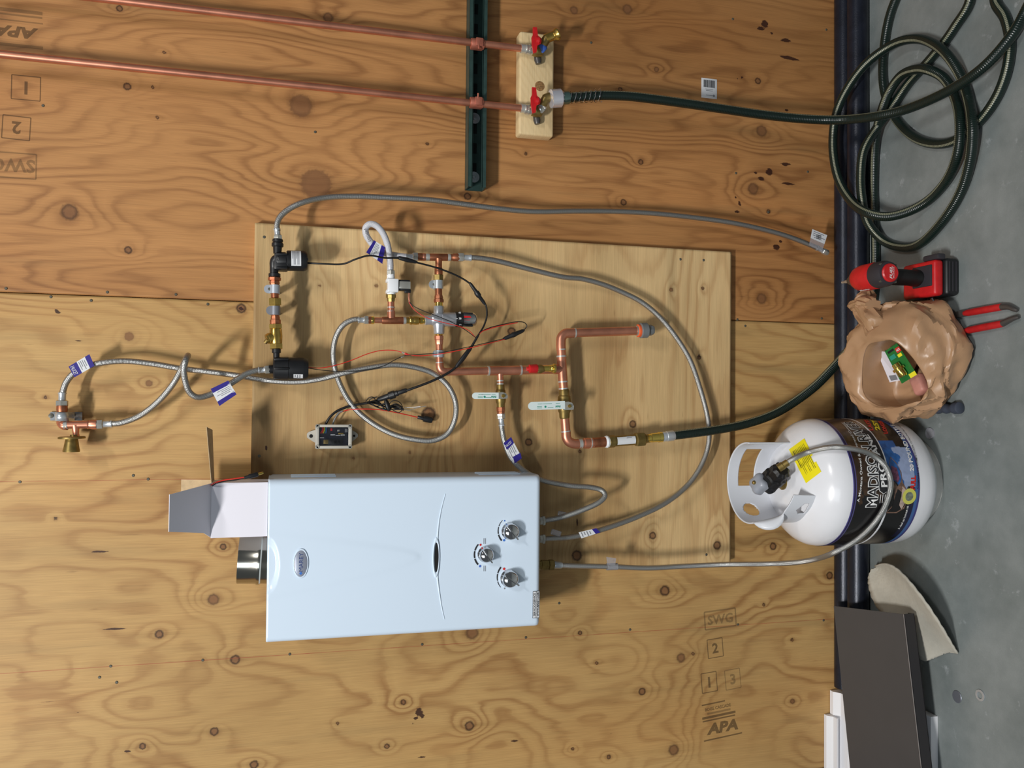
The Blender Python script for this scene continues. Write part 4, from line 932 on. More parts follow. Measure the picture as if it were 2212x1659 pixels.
mb = MB(); mb.LP((594, 727), (576, 733), yp - 0.002, [(0, 9), (0.6, 12), (0.75, 12), (0.8, 11), (1, 10.5)], 20, yp - 0.006); mb.build('bonnet', M['brass'], cvv)
MB().LP((578, 735), (572, 741), yp - 0.008, [(0, 4.5), (0.8, 4.5), (1, 3.6)], 12).build('bonnet_screw', M['brass_dull'], cvv)
def strap(px, py, L, w, y, label, m='zinc', left=True, group='pipe straps'):
    # band around the pipe with a stand-off tab to the board
    c = P(px, py, y); s = mpp(c); t = thing('pipe_strap', label, 'strap', c, group)
    hw = w * s / 2; r = 10.8 * s
    mb = MB(); mb.lathe(c + UX * hw, (-1, 0, 0), [(0, r - 0.001), (0, r), (2 * hw, r), (2 * hw, r - 0.001)], 24); mb.build('band', M[m], t)
    n = Vector((0, 0, 1 if left else -1))
    tb = c + n * (L * s * 0.5)
    mb = MB(); pts = []
    for k in range(13):
        a = PI * k / 12; pts.append(c + n * ((L - w / 2) * s + math.sin(a) * w / 2 * s) + UX * (math.cos(a) * w / 2 * s) + Vector((0, -0.0012, 0)))
    mb.prism([c + UX * hw + Vector((0, -0.0012, 0))] + pts + [c - UX * hw + Vector((0, -0.0012, 0))], (0, 0.0028, 0)); mb.build('tab', M[m], t)
    MB().lathe(c + n * ((L - w * 0.62) * s) + Vector((0, -0.0012, 0)), (0, -1, 0), [(0, 0.0034), (0.0012, 0.003), (0.0016, 0)], 12).build('strap_screw', M['nail'], t)
    yy = (y + 0.006 + YB) / 2
    MB().box((c.x, yy, c.z), (w * s * 0.7, abs(YB - (y + 0.006)) - 0.001, 0.008), None, 0.001).build('standoff', M[m], t)
    return t
M['strap_pale'] = mat('pale_zinc_strap', (186, 192, 202), 0.4, 0.45); M['strap_grey'] = mat('grey_zinc_strap', (140, 142, 150), 0.45, 0.5)
strap(594, 625, 23, 18.5, yp, 'pale rounded pipe strap just below the top pump', 'strap_pale')
strap(594.5, 671, 19, 19, yp, 'grey rounded pipe strap above the brass check valve', 'strap_grey')

# ================================================================ SOLENOID, MIXING VALVE, TEES
yc = YCU
sv = thing('solenoid_valve', 'white plastic solenoid valve with steel coil under the white hose', 'valve', P(846, 616, yc - 0.004))
mb = MB(); mb.LP((844, 593), (844.5, 603), yc - 0.004, [(0, 8.5), (0.9, 8.5), (1, 9.5)], 18); mb.LP((845, 629), (845, 636), yc - 0.004, [(0, 10.5), (0.5, 10.5), (0.6, 9), (1, 9)], 18)
mb.BX(839, 601, 861, 631, yc - 0.018, yc + 0.012, 0.002); mb.BX(835.5, 601, 841, 608, yc - 0.016, yc + 0.010, 0.001); mb.BX(835.5, 625, 841, 632, yc - 0.016, yc + 0.010, 0.001); mb.build('valve_body', M['white'], sv)
MB().BX(861, 603.5, 886, 628, yc - 0.011, yc + 0.009, 0.002).build('coil_bobbin', M['black'], sv)
MB().BX(862, 607, 887, 624, yc - 0.0135, yc + 0.0105, 0.001).build('coil_frame', M['nickel'], sv)
MB().BX(874, 624, 888, 633, yc - 0.008, yc + 0.004, 0.002).build('terminal_cover', M['black'], sv)
for k in (0, 1): MB().TP([(882.5 + k * 2, 631, yc - 0.004), (882.5 + k * 2, 642, yc - 0.008), (884 + k, 653, yc - 0.012)], 0.0011, 6).build('lead', M['copper'], sv)
ct = thing('copper_tee', 'lower copper tee run between braided hose and chrome mixing valve', 'pipe', P(848, 692, yc), 'copper tee runs')
MB().LP((844.5, 635), (844.5, 651), yc - 0.003, [(0, 9), (0.05, 10.6), (0.5, 10.6), (0.55, 8.6), (1, 8)], 8, yc).build('brass_adapter', M['brass_dull'], ct)
MB().LP((844.5, 650), (845, 688), yc, [(0, 7.4), (0.36, 7.4), (0.37, 8), (0.42, 8), (0.43, 7.2), (0.55, 7.2), (0.58, 8.4), (1, 8.4)], 18).build('pipe', M['copper'], ct)
for y_ in (664, 672.5): MB().LP((844.7, y_ - 1), (844.7, y_ + 1.2), yc, [(0, 8.4), (1, 8.4)], 16).build('solder_joint', M['solder'], ct)
MB().LP((794, 691.5), (803, 691.5), yc, [(0, 8), (1, 8)], 16).build('threaded_end', M['copper_dark'], ct)
MB().LP((802, 691.5), (809, 691.8), yc, [(0, 8), (0.3, 8.8), (0.8, 8.2), (1, 6.5)], 16).build('flare_ring', M['brass_bright'], ct)
MB().LP((808, 691.8), (827, 692), yc, [(0, 6.4), (1, 6.4)], 16).build('pipe', M['copper'], ct)
MB().LP((825, 692), (874, 692.3), yc, [(0, 7.2), (0.05, 8), (0.95, 8), (1, 7.2)], 18).build('tee_body', M['copper_dark'], ct)
MB().LP((871, 692.3), (877, 692.3), yc, [(0, 8.3), (1, 7.6)], 16).build('solder_joint', M['solder'], ct)
MB().LP((876, 692.3), (906, 692.5), yc, [(0, 7), (0.25, 7), (0.3, 8.6), (0.4, 9.3), (0.5, 8.2), (0.6, 9), (0.75, 9.4), (0.95, 8.6), (1, 6)], 18).build('compression_nut', M['brass'], ct)
mv = thing('mixing_valve', 'chrome thermostatic mixing valve with black dial ring and red button', 'valve', P(948, 690, yc))
MB().LP((903, 692.5), (919, 692), yc, [(0, 5.5), (0.2, 5.5), (0.25, 8), (0.6, 8), (0.65, 7), (1, 7)], 18).build('union_ring', M['brass_bright'], mv)
mb = MB(); mb.LP((917, 692), (934, 691), yc, [(0, 9), (0.06, 10.5), (0.7, 10.5), (1, 12)], 24); mb.LP((932, 690), (985, 690), yc, [(0, 12), (0.06, 14), (0.4, 14), (0.42, 15.3), (1, 15.3)], 30)
mb.LP((948, 661), (948, 680), yc, [(0, 10), (0.1, 11.5), (0.8, 11.5), (1, 13)], 24); mb.LP((948.5, 722), (948, 700), yc, [(0, 9.5), (0.1, 11.5), (0.6, 12), (1, 14)], 24); mb.build('valve_body', M['cast_metal'], mv)
dr = MB().LP((983, 690), (999, 690), yc, [(0, 15.8), (0.05, 16.6), (0.95, 16.6), (1, 15.8)], 30).build('dial_ring', M['black'], mv)
mb = MB(); mb.LP((999, 690), (1029, 690), yc, [(0, 15.4), (0.75, 15.4), (0.9, 14), (1, 10)], 10); mb.build('knob', M['chrome'], mv)
for y_ in (677, 703): MB().BX(1001, y_ - 2.5, 1022, y_ + 2.5, yc - 0.0125, yc - 0.004, 0.001).build('knob_grip', M['black'], mv)
mb = MB(); c = P(1009, 687, yc - 0.0162); s = mpp(c)
mb.prism([c + Vector((math.cos(a) * 4.6 * s, 0, math.sin(a) * 4.6 * s + (5 if math.sin(a) > 0 else -5) * s)) for a in np.linspace(0.01, 2 * PI + 0.01, 25)[:-1]], (0, 0.005, 0)); mb.build('button', M['red'], mv)
r_, u_ = stamp_dir(0, False)
text('38', M['ink_white'], dr, P(994, 688, yc - 0.0183), r_, u_, h=0.0048, w=0.006, bold=0.02); text('34', M['ink_white'], dr, P(994, 701, yc - 0.0142), r_, Vector((u_.x, 0.55, u_.z)), h=0.0048, w=0.006); text('40', M['ink_white'], dr, P(993, 675.5, yc - 0.0142), r_, Vector((u_.x, -0.55, u_.z)), h=0.0046, w=0.006)
MB().box(P(987, 688, yc - 0.0182), (0.0008, 0.0004, 0.004)).build('dial_tick', M['ink_white'], dr)
for y_, yb2 in ((652, 664), (719, 729)): MB().LP((948, y_), (948, yb2), yc, [(0, 6), (0.15, 8.4), (0.5, 8.8), (1, 9)] if y_ < 700 else [(0, 9.4), (0.4, 9), (0.6, 7), (1, 6)], 16).build('union_ring', M['brass_bright'], mv)
# upper tee and the pipe down into the mixing valve
ut = thing('copper_tee', 'upper copper tee joining the white hose and the arcing braided hose', 'pipe', P(948, 556, yc), 'copper tee runs')
MB().LP((902, 554.8), (912, 555), yc, [(0, 8.3), (1, 8.3)], 16).build('threaded_end', M['copper_dark'], ut)
MB().LP((911, 555), (922, 555.5), yc, [(0, 7), (0.3, 8.6), (0.7, 8), (1, 6.8)], 16).build('pipe', M['copper'], ut)
MB().LP((919, 555.3), (928, 555.5), yc, [(0, 7.6), (0.5, 8.4), (1, 7.6)], 16).build('solder_joint', M['solder'], ut)
MB().LP((926, 555.5), (970, 556), yc, [(0, 7), (0.05, 7.8), (0.95, 7.8), (1, 7)], 18).build('tee_body', M['copper_dark'], ut)
MB().LP((966, 556), (973, 556), yc, [(0, 7.6), (0.5, 8.4), (1, 7.6)], 16).build('solder_joint', M['solder'], ut)
MB().LP((972, 556), (991, 556), yc, [(0, 7), (0.3, 7), (0.4, 8.4), (1, 8.4)], 16).build('threaded_end', M['copper_dark'], ut)
MB().LP((947.5, 559), (947.5, 581), yc, [(0, 9), (0.25, 7.4), (1, 7.2)], 18).build('branch', M['copper_dark'], ut)
MB().LP((947.5, 578), (947.5, 596), yc, [(0, 7.6), (0.15, 9), (0.8, 9), (1, 8)], 12).build('adapter', M['copper_dark'], ut)
MB().LP((947, 593), (947, 607), yc, [(0, 9), (0.1, 11), (0.9, 11), (1, 9)], 6).build('union_nut', M['brass_dull'], ut)
MB().LP((947, 605), (947.5, 640), yc, [(0, 7.6), (1, 7.6)], 16).build('pipe', M['copper_dark'], ut)
MB().LP((947.5, 636), (948, 654), yc, [(0, 7.8), (0.3, 9.4), (0.55, 9.4), (0.6, 10.8), (0.95, 10.8), (1, 8)], 8).build('adapter', M['copper_dark'], ut)
strap(947, 615, 21, 18, yc, 'zinc pipe strap under the upper copper tee', 'zinc')

# ================================================================ LOWER COPPER MANIFOLD
lm = thing('copper_manifold', 'soldered copper manifold with tees and elbows across the middle of the board', 'pipe', P(1214, 800, yc))
def cu(name, a, b_, prof, m='copper', seg=18, y=None, y2=None):
    return MB().LP(a, b_, yc if y is None else y, prof, seg, y2).build(name, M[m], lm)
def elbow(pts, r=10.5, y=None):
    s = mpp(P(pts[0][0], pts[0][1], yc)); MB().TP([(q[0], q[1], yc) for q in pts], r * s, 18, 8).build('elbow', M['copper'], lm)
def sol(a, b_, r): cu('solder_joint', a, b_, [(0, r), (1, r)], 'solder')
cu('adapter', (948, 724), (948.5, 744), [(0, 7.5), (0.1, 10), (0.45, 10), (0.5, 9), (0.8, 9), (1, 8)], 'copper', 8)
cu('pipe', (948.5, 742), (949.5, 787), [(0, 7.6), (1, 7.6)])
strap(949, 764.5, 15, 15, yc, 'zinc pipe strap below the mixing valve, crossed by red and black wire', 'zinc')
sol((949.4, 782), (949.5, 784.5), 8.6)
elbow([(949.5, 784), (950, 792), (953, 799), (961, 803), (970, 803)], 8.6)
cu('pipe', (968, 803), (1058, 801), [(0, 8.4), (1, 8.4)])
sol((1053.5, 801), (1057, 801), 10.6)
cu('tee', (1056, 801), (1126, 799.5), [(0, 10.2), (1, 10.2)]); sol((1123, 799.5), (1126.5, 799.5), 11)
cu('pipe', (1125, 799.5), (1206, 797.5), [(0, 9.8), (1, 9.8)])
cu('branch', (1080, 801), (1081, 830), [(0, 9), (0.35, 7), (1, 6.8)]); sol((1080.6, 821), (1080.8, 824), 7.6); sol((1081, 828), (1081, 832), 7.8)
cu('tee', (1212.5, 770), (1216, 826), [(0, 10.4), (1, 10.4)]); cu('branch', (1195, 798), (1214, 797.5), [(0, 10), (0.2, 10.6), (1, 10.6)])
for a, b_, r in (((1212, 753.5), (1212.2, 756.5), 10.6), ((1212.7, 768), (1212.9, 771.5), 11), ((1216, 823), (1216.2, 826), 11), ((1217, 838), (1217.2, 841), 10.5)): sol(a, b_, r)
cu('pipe', (1212, 752), (1213, 772), [(0, 9.8), (1, 9.8)]); cu('pipe', (1216, 824), (1217.5, 842), [(0, 9.8), (1, 9.8)])
elbow([(1212, 757), (1211.5, 742), (1213, 729), (1221, 720.5), (1233, 719.5), (1243, 719)])
cu('pipe', (1240, 719), (1377, 714.5), [(0, 9.6), (1, 9.6)]); sol((1240, 719), (1243, 719), 10.6)
cu('pipe', (1220, 902), (1222.5, 935), [(0, 9.8), (1, 9.8)]); sol((1222, 930.5), (1222.3, 933), 10.8)
elbow([(1222.5, 933), (1223.5, 945), (1229, 954), (1240, 958.5), (1254, 958.5)])
sol((1250, 958.5), (1257, 958), 10.6); cu('coupling', (1256, 958), (1282, 956.5), [(0, 10.2), (0.2, 10.2), (0.24, 11.8), (0.6, 11.8), (0.64, 10.6), (1, 11)]); sol((1275, 957), (1277, 957), 11.6)
cu('nipple', (1280, 956.5), (1313, 954), [(0, 11), (1, 11)], 'copper_dark')
MB().LP((1374, 714.6), (1379, 714.4), yc, [(0, 11), (1, 11.5)], 18).build('clamp_ring', M['nickel'], lm)
cap = thing('push_cap', 'grey plastic push-on cap with orange ring on the open copper pipe end', 'cap', P(1390, 714, yc))
MB().LP((1376.5, 714.5), (1383, 714.3), yc, [(0, 12), (0.2, 14), (1, 14)], 24).build('ring', M['orange'], cap)
MB().LP((1382, 714.3), (1400, 713.5), yc, [(0, 14.5), (0.1, 17), (0.8, 17), (1, 13)], 10).build('nut', M['grey_pvc'], cap)
MB().LP((1398, 713.6), (1411, 713), yc, [(0, 11.5), (0.7, 11.5), (1, 9.5)], 8).build('plug', M['grey_pvc'], cap)
# small drain bib on the manifold
dv = thing('drain_valve', 'tiny brass drain valve with red knob on the manifold pipe', 'valve', P(1165, 797, yc - 0.03))
yd = yc - 0.028
mb = MB(); mb.lathe(P(1166, 798, yd), (0, 1, 0), [(-0.006, 0.008), (0.004, 0.0095), (0.020, 0.007)], 16); mb.LP((1150, 797), (1176, 797), yd, [(0, 5), (0.35, 6), (0.4, 9), (0.7, 10), (1, 6)], 16); mb.build('valve_body', M['brass_dull'], dv)
mb = MB(); mb.LP((1164, 790), (1164, 806), yd, [(0, 5), (0.2, 8), (0.8, 8), (1, 5)], 12); mb.build('gland', M['brass_dull'], dv)
MB().LP((1138, 797), (1161, 796), yd, [(0, 4.5), (0.18, 5.5), (0.24, 9.5), (0.9, 10.4), (1, 9)], 10).build('knob', M['red'], dv)
MB().LP((1172, 796), (1199, 796), yd, [(0, 6.5), (0.5, 6.5), (0.55, 8), (0.62, 6.8), (0.7, 8.4), (0.78, 7.4), (0.85, 10.5), (1, 10.5), (1, 7), (0.8, 6)], 20).build('outlet', M['brass_bright'], dv)
# ball valves with white levers
def ball_valve(label, cx, y0, y1, r, lev, flip):
    t = thing('ball_valve', label, 'valve', P(cx, (y0 + y1) / 2, yc), 'white lever ball valves')
    mid = (lev[1] + lev[3]) / 2
    MB().LP((cx, y0), (cx + 0.8, y1), yc, [(0, r * 0.72), (0.05, r * 0.82), (0.22, r * 0.86), (0.25, r), (0.42, r * 1.08), (0.6, r * 1.08), (0.75, r), (0.8, r * 0.86), (0.95, r * 0.82), (1, r * 0.7)], 20).build('valve_body', M['brass_dull'], t)
    hx = lev[2]; yl = yc - 0.026
    mb = MB(); mb.lathe(P(hx + 10, mid, yl), (0, 1, 0), [(0.001, 0.0055), (0.018, 0.006)], 14); mb.build('stem', M['brass_dull'], t)
    hb = MB(); w_ = lev[3] - lev[1]
    hb.PR([(hx - 3, lev[1]), (hx + 8, lev[1] - 1), (hx + 16, lev[1] + w_ * 0.1), (hx + 20, mid), (hx + 19, lev[3] - 1), (hx - 3, lev[3])], yl - 0.001, yl + 0.0012)
    br = hb.build('lever_plate', M['nickel'], t)
    MB().lathe(P(hx + 10, mid, yl - 0.001), (0, -1, 0), [(0, 0.0046), (0.003, 0.0046), (0.0032, 0.0026), (0.006, 0.0026)], 6).build('lever_nut', M['brass'], t)
    c0 = P(lev[0], mid, yl); c1 = P(hx, mid - flip, yl); s = mpp(c0); d = (c1 - c0); Ld = d.length; d.normalize(); pv = Vector((0, -1, 0)).cross(d)
    if pv.x < 0: pv = -pv
    hw = w_ * s / 2; pts = []
    for k in range(11):
        a = PI / 2 + PI * k / 10; pts.append(c0 + d * (hw + math.cos(a) * hw) + pv * (math.sin(a) * hw))
    pts += [c1 - pv * hw, c1 + pv * hw]
    lv = MB(); lv.prism([p + Vector((0, -0.0018, 0)) for p in pts], (0, 0.0045, 0)); lo = lv.build('lever', M['lever_white'], t)
    ce = c0 + Vector((0, -0.0021, 0))
    # print is upside down in the photo: it reads away from the pivot
    R_, U_ = (-d, -pv if pv.x > 0 else pv)
    text('FNW', M['ink_teal'], lo, ce + d * (Ld * 0.80) - pv * hw * 0.28, R_, U_, h=0.0052, w=0.013, bold=0.04)
    mbp = MB()
    for f, off, ln in ((0.80, 0.45, 0.010), (0.52, 0.42, 0.022), (0.32, 0.42, 0.012), (0.60, -0.5, 0.014), (0.30, -0.2, 0.012), (0.30, -0.55, 0.012)):
        q = ce + d * (Ld * f) + pv * hw * off; mbp.add([q + d * (ln / 2) + pv * 0.0005, q - d * (ln / 2) + pv * 0.0005, q - d * (ln / 2) - pv * 0.0005, q + d * (ln / 2) - pv * 0.0005], [(0, 1, 2, 3)])
    q = ce + d * (Ld * 0.46) - pv * hw * 0.3; mbp.add([q + d * math.cos(a) * 0.0026 + pv * math.sin(a) * 0.0026 for a in np.linspace(0, 2 * PI, 15)[:-1]], [tuple(range(14))])
    mbp.build('lever_print', M['ink_teal'], lo)
    return t
M['lever_white'] = mat('white_vinyl_lever', (214, 226, 226), 0.4)
ball_valve('smaller brass ball valve with white lever, above a braided hose', 1081, 830, 882, 10.5, (1020, 848, 1077, 862), 0)
ball_valve('larger brass ball valve with white lever on the manifold', 1218.5, 840, 905, 13.5, (1141, 868.5, 1220, 886), 2.5)
vb = thing('hose_adapter', 'copper and brass adapter between the smaller ball valve and its hose', 'pipe', P(1082, 888, yc))
MB().LP((1081.5, 878), (1082, 895), yc, [(0, 7), (0.1, 9.5), (0.6, 9.5), (0.65, 8.5), (1, 8.5)], 8).build('adapter', M['copper_dark'], vb)
# labelled backflow valve feeding in from the garden hose
bf = thing('check_valve', 'brass in-line check valve with white data sticker, between manifold and green hose', 'valve', P(1345, 952, yc))
MB().LP((1307, 954.5), (1316, 954), yc, [(0, 12), (0.4, 13.5), (1, 11.5)], 20).build('thread_tape', M['white'], bf)
MB().LP((1314, 954), (1328, 953), yc, [(0, 12), (0.1, 13.5), (0.9, 13.5), (1, 11.5)], 8).build('hex_end', M['brass_dull'], bf)
MB().LP((1327, 953), (1376, 949.5), yc, [(0, 11.6), (1, 11.6)], 24).build('valve_body', M['brass_dull'], bf)
MB().LP((1372, 950), (1393, 948), yc, [(0, 13), (0.1, 16), (0.85, 16), (1, 12)], 6).build('hex_end', M['brass_dull'], bf)
MB().LP((1391, 948), (1403, 947), yc, [(0, 10), (1, 9)], 16).build('threaded_end', M['brass_dull'], bf)
st_ = wrap_label(bf, (1330, 952.8), (1369, 950), yc, 12.0, -44, 40, M['label_white'], 'data_sticker', 12)
c = P(1350, 949.5, yc - 0.0128); s = mpp(c); r_, u_ = stamp_dir(-4, True)
text('FNW', M['ink'], st_, P(1360, 955, yc - 0.0123), r_, u_, h=0.0045, w=0.014, bold=0.04)
mb = MB()
for k in range(4): mb.box(P(1359, 942.5 + k * 2.6, yc - 0.0128), (0.0008, 0.0003, 0.013))
mb.build('sticker_print', M['ink_grey'], st_)

# ================================================================ OUTLET FITTING, upper left
yo = -0.05
of = thing('outlet_fitting', 'copper tee and elbow with brass bell outlet strapped to the wall at upper left', 'pipe', P(150, 915, yo))
MB().LP((134, 876), (134, 893), yo, [(0, 11), (0.5, 11.5), (1, 10)], 16).build('adapter', M['copper_dark'], of)
s = mpp(P(134, 900, yo)); MB().TP([(134, 888, yo), (133, 905, yo), (132, 913, yo + 0.006), (137, 919, yo + 0.002), (146, 920, yo)], 9.2 * s, 16, 8).build('elbow', M['copper'], of)
MB().LP((138, 919), (146, 918), yo, [(0, 9.6), (1, 9)], 16).build('solder_joint', M['solder'], of)
MB().LP((144, 918), (192, 917), yo, [(0, 8.4), (1, 8.4)], 18).build('tee_body', M['copper'], of)
MB().LP((189, 917), (209, 917), yo, [(0, 9.6), (0.15, 9.6), (0.2, 9), (0.5, 10.5), (1, 10.5)], 16).build('coupling', M['copper'], of)
MB().LP((163, 918), (164, 942), yo, [(0, 9.5), (0.3, 7.4), (0.8, 6.4), (1, 7.5)], 16).build('branch', M['copper'], of)
MB().LP((160, 939), (160, 946), yo - 0.002, [(0, 8), (1, 9)], 16).build('solder_joint', M['brass_dull'], of)
mb = MB(); mb.LP((155, 943), (155, 947.5), yo - 0.004, [(0, 25), (0.2, 27), (1, 27)], 30); mb.build('flange', M['brass_dull'], of)
mb = MB(); mb.LP((155, 946), (154, 976), yo - 0.004, [(0, 12), (0.1, 12.5), (0.8, 16), (0.86, 16.8), (1, 16.8), (1, 14), (0.6, 10)], 28); mb.build('bell', M['brass_dull'], of)
c = P(134, 900, yo); s = mpp(c)
sp_ = thing('pipe_strap', 'zinc two-hole strap holding the outlet fitting at upper left', 'strap', c)
mb = MB(); prof = []
for k in range(13):
    a = PI * k / 12; prof.append((math.cos(a) * 12.5 * s, -math.sin(a) * 12.5 * s))
zz = [(34 * s, -0.004)] + [(15 * s, -0.004)] + [(13 * s, -0.02)] + [(q[0], yo + q[1]) for q in prof] + [(-13 * s, -0.02), (-15 * s, -0.004), (-30 * s, -0.004)]
vs = []; hw = 9.5 * s
for z_, y_ in zz:
    for x_ in (-hw, hw):
        vs.append((c.x + x_, y_, c.z + z_))
mb.add(vs, [(2 * k, 2 * k + 1, 2 * k + 3, 2 * k + 2) for k in range(len(zz) - 1)])
o = mb.build('band', M['zinc'], sp_, 60); md = o.modifiers.new('thickness', 'SOLIDIFY'); md.thickness = 0.0018; md.offset = 0
for px, py in ((110, 898), (158, 896)):
    q = P(px, py, -0.0055); MB().lathe(q, (0, -1, 0), [(0, 0.0052), (0.001, 0.005), (0.0016, 0.003), (0.0017, 0)], 14).build('strap_screw', M['nail'], sp_)

# ================================================================ CONTROL BOX
bx = thing('control_box', 'light grey enclosure with clear lid showing a dark circuit board', 'box', P(720, 943, YB))
yf = YB - 0.036
mb = MB(); mb.BX(682, 918, 760, 968, yf + 0.004, YB - 0.0003, 0.004); mb.build('enclosure', M['grey_box'], bx)
# frame and clear lid in front of a recessed board
for q in ((682, 917, 760, 923), (682, 963, 760, 969), (682, 917, 689, 969), (753, 917, 760, 969)): MB().BX(q[0], q[1], q[2], q[3], yf - 0.001, yf + 0.006, 0.0015).build('lid_frame', M['grey_box'], bx)
for px, py in ((686, 921), (756, 921), (686, 965), (756, 965)): MB().lathe(P(px, py, yf - 0.001), (0, -1, 0), [(-0.004, 0.005), (0.0004, 0.005), (0.0006, 0.003), (-0.0006, 0.0026)], 14).build('lid_screw', M['nickel'], bx)
for pts in ([(683, 928), (683, 958), (667, 948), (663, 945), (663, 937), (667, 933)], [(759, 928), (759, 956), (770, 946), (773, 943), (773, 938), (770, 935)]):
    MB().PR(pts, YB - 0.010, YB - 0.0004).build('mounting_ear', M['grey_box'], bx)
for px, py, r in ((672, 942, .0042), (765, 941.5, .0027)): MB().lathe(P(px, py, YB - 0.0102), (0, -1, 0), [(0, r), (0.0003, r), (0.0004, 0)], 14).build('ear_hole', M['dark_hole'], bx)
pb = MB().BX(688, 922, 754, 964, yf + 0.0035, yf + 0.0048).build('circuit_board', M['pcb'], bx)
yb_ = yf + 0.0034
def comp(x0, y0, x1, y1, m, h=0.0012): MB().BX(x0, y0, x1, y1, yb_ - h, yb_ + 0.0002, 0.0001).build('component', M[m], pb)
for q in ((714, 938.5, 724, 940.2, 'label_white'), (725, 940, 735, 941.5, 'label_white'), (736, 938.8, 745, 940.6, 'label_white'), (691, 945, 700, 946.3, 'label_white'), (728.5, 928, 734, 932, 'nickel'), (745, 926, 751, 934, 'ink_grey'), (731, 935, 742, 938, 'brass'), (699, 950, 709, 959, 'brass_dull'), (709, 949, 740, 960, 'black'), (722, 952, 726.5, 957, 'label_white'), (730, 951, 731.5, 958, 'ink_grey'), (733, 951, 735, 958, 'ink_grey'), (714, 925, 718, 931, 'red')): comp(*q)
for k, m in enumerate(('red_wire', 'red_wire', 'ink_yellow', 'ink_teal', 'blue_print')): MB().TP([(696 + k * 2.4, 922, yb_ - 0.001), (697 + k * 2, 928, yb_ - 0.002), (692 + k * 3, 936, yb_ - 0.001)], 0.0008, 6).build('jumper_wire', M[m], pb)
MB().BX(687, 921, 755, 965, yf + 0.0002, yf + 0.0012).build('clear_lid', M['clear_lid'], bx)

# ================================================================ CABLES
def cable(name, label, pts, r, m, cat='cable', n=8):
    t = thing(name, label, cat, P(*pts[0])); MB().TP(pts, r, 10, n).build('wire', M[m], t); return t
c1 = cable('signal_cable', 'black cable from the top pump curving across the board to the grey control box', [(664, 568, -0.088), (700, 570, -0.095), (742, 570, -0.10), (768, 560, -0.108), (798, 552, -0.113), (830, 557, -0.110), (862, 558, -0.100), (900, 567, -0.094), (948, 580, -0.092), (990, 597, -0.09), (1014, 612, -0.088), (1032, 633, -0.086), (1048, 656, -0.086), (1052, 678, -0.088), (1046, 702, -0.09), (1032, 726, -0.094)], 0.0021, 'black_rubber')
MB().TP([(1032, 726, -0.094), (1018, 750, -0.094), (1000, 778, -0.094), (975, 801, -0.093), (938, 821, -0.09), (880, 843, -0.08), (860, 850, -0.07), (800, 869, -0.05), (760, 876, -0.045), (728, 888, -0.044), (712, 902, -0.044), (702, 919, -0.040)], 0.0029, 12).build('wire', M['black_rubber'], c1)
MB().LP((858, 556), (902, 567), -0.099, [(0, 2), (0.1, 4.2), (0.5, 5.2), (0.9, 3.6), (1, 2)], 12, -0.094).build('splice_sleeve', M['black'], c1)
MB().LP((1014, 610), (1048, 658), -0.0875, [(0, 2), (0.08, 3.6), (0.4, 4.2), (0.45, 6), (0.6, 6), (0.65, 4.2), (0.92, 3.4), (1, 2)], 12, -0.086).build('connector', M['black'], c1)
MB().LP((1018, 750), (985, 793), -0.094, [(0, 3), (0.1, 4.4), (0.5, 5), (0.9, 4.2), (1, 3)], 12).build('splice_sleeve', M['black'], c1)
MB().LP((880, 842), (815, 864), -0.079, [(0, 3), (0.05, 5), (0.3, 5.2), (0.32, 6.4), (0.4, 6.4), (0.42, 8.6), (0.6, 8.6), (0.62, 6.6), (0.95, 5.5), (1, 3)], 14, -0.054).build('connector', M['black'], c1)
c2 = cable('solenoid_wires', 'thin red and black wire pair from the solenoid valve to the black cable', [(884, 652, -0.082), (895, 662, -0.088), (918, 673, -0.092), (950, 685, -0.096), (978, 697, -0.096), (1004, 712, -0.095), (1030, 731, -0.094)], 0.0009, 'black_rubber')
MB().TP([(883, 652, -0.082), (893, 667, -0.088), (915, 683, -0.092), (940, 692, -0.095), (968, 699, -0.096), (995, 706, -0.096), (1014, 715, -0.095), (1027, 729, -0.094)], 0.0009, 8).build('red_wire', M['red_wire'], c2)
c3 = cable('pump_wires', 'red and black wire pair from the lower pump out to a hairpin bend and plug', [(664, 795, -0.088), (700, 800, -0.082), (750, 803, -0.0785), (800, 798, -0.0795), (830, 790, -0.081), (850, 779, -0.082), (872, 769, -0.084), (900, 766, -0.09), (950, 762, -0.094), (1000, 752, -0.10), (1045, 742, -0.096), (1090, 731, -0.08)], 0.0009, 'black_rubber')
MB().TP([(664, 793, -0.088), (690, 795, -0.082), (725, 789, -0.078), (760, 778, -0.074), (795, 764, -0.074), (825, 757, -0.074), (855, 757.5, -0.078), (876, 764, -0.084), (900, 768.5, -0.09), (950, 764.5, -0.094), (1000, 755, -0.10), (1045, 744.5, -0.096), (1090, 733, -0.08)], 0.0010, 8).build('red_wire', M['red_wire'], c3)
MB().LP((1087, 732.5), (1133, 713), -0.078, [(0, 2.5), (0.1, 4), (0.4, 5), (0.44, 5.8), (0.54, 5.8), (0.6, 5), (0.9, 4), (1, 2)], 12).build('connector', M['black'], c3)
MB().TP([(1132, 713, -0.078), (1138, 704, -0.08), (1133, 697, -0.082), (1118, 695, -0.084), (1085, 701, -0.088), (1055, 709, -0.092), (1038, 718, -0.094), (1029, 730, -0.094)], 0.0011, 8).build('black_wire', M['black_rubber'], c3)
MB().TP([(1118, 697, -0.084), (1085, 703, -0.088), (1055, 711, -0.092), (1040, 717, -0.094), (1031, 727, -0.094)], 0.0011, 8).build('red_wire', M['red_wire'], c3)
for a, b_ in (((868, 761), (874, 763.5)), ((866, 772), (873, 769))): MB().LP(a, b_, -0.083, [(0, 1.5), (1, 1.5)], 8).build('solder_splice', M['solder'], c3)
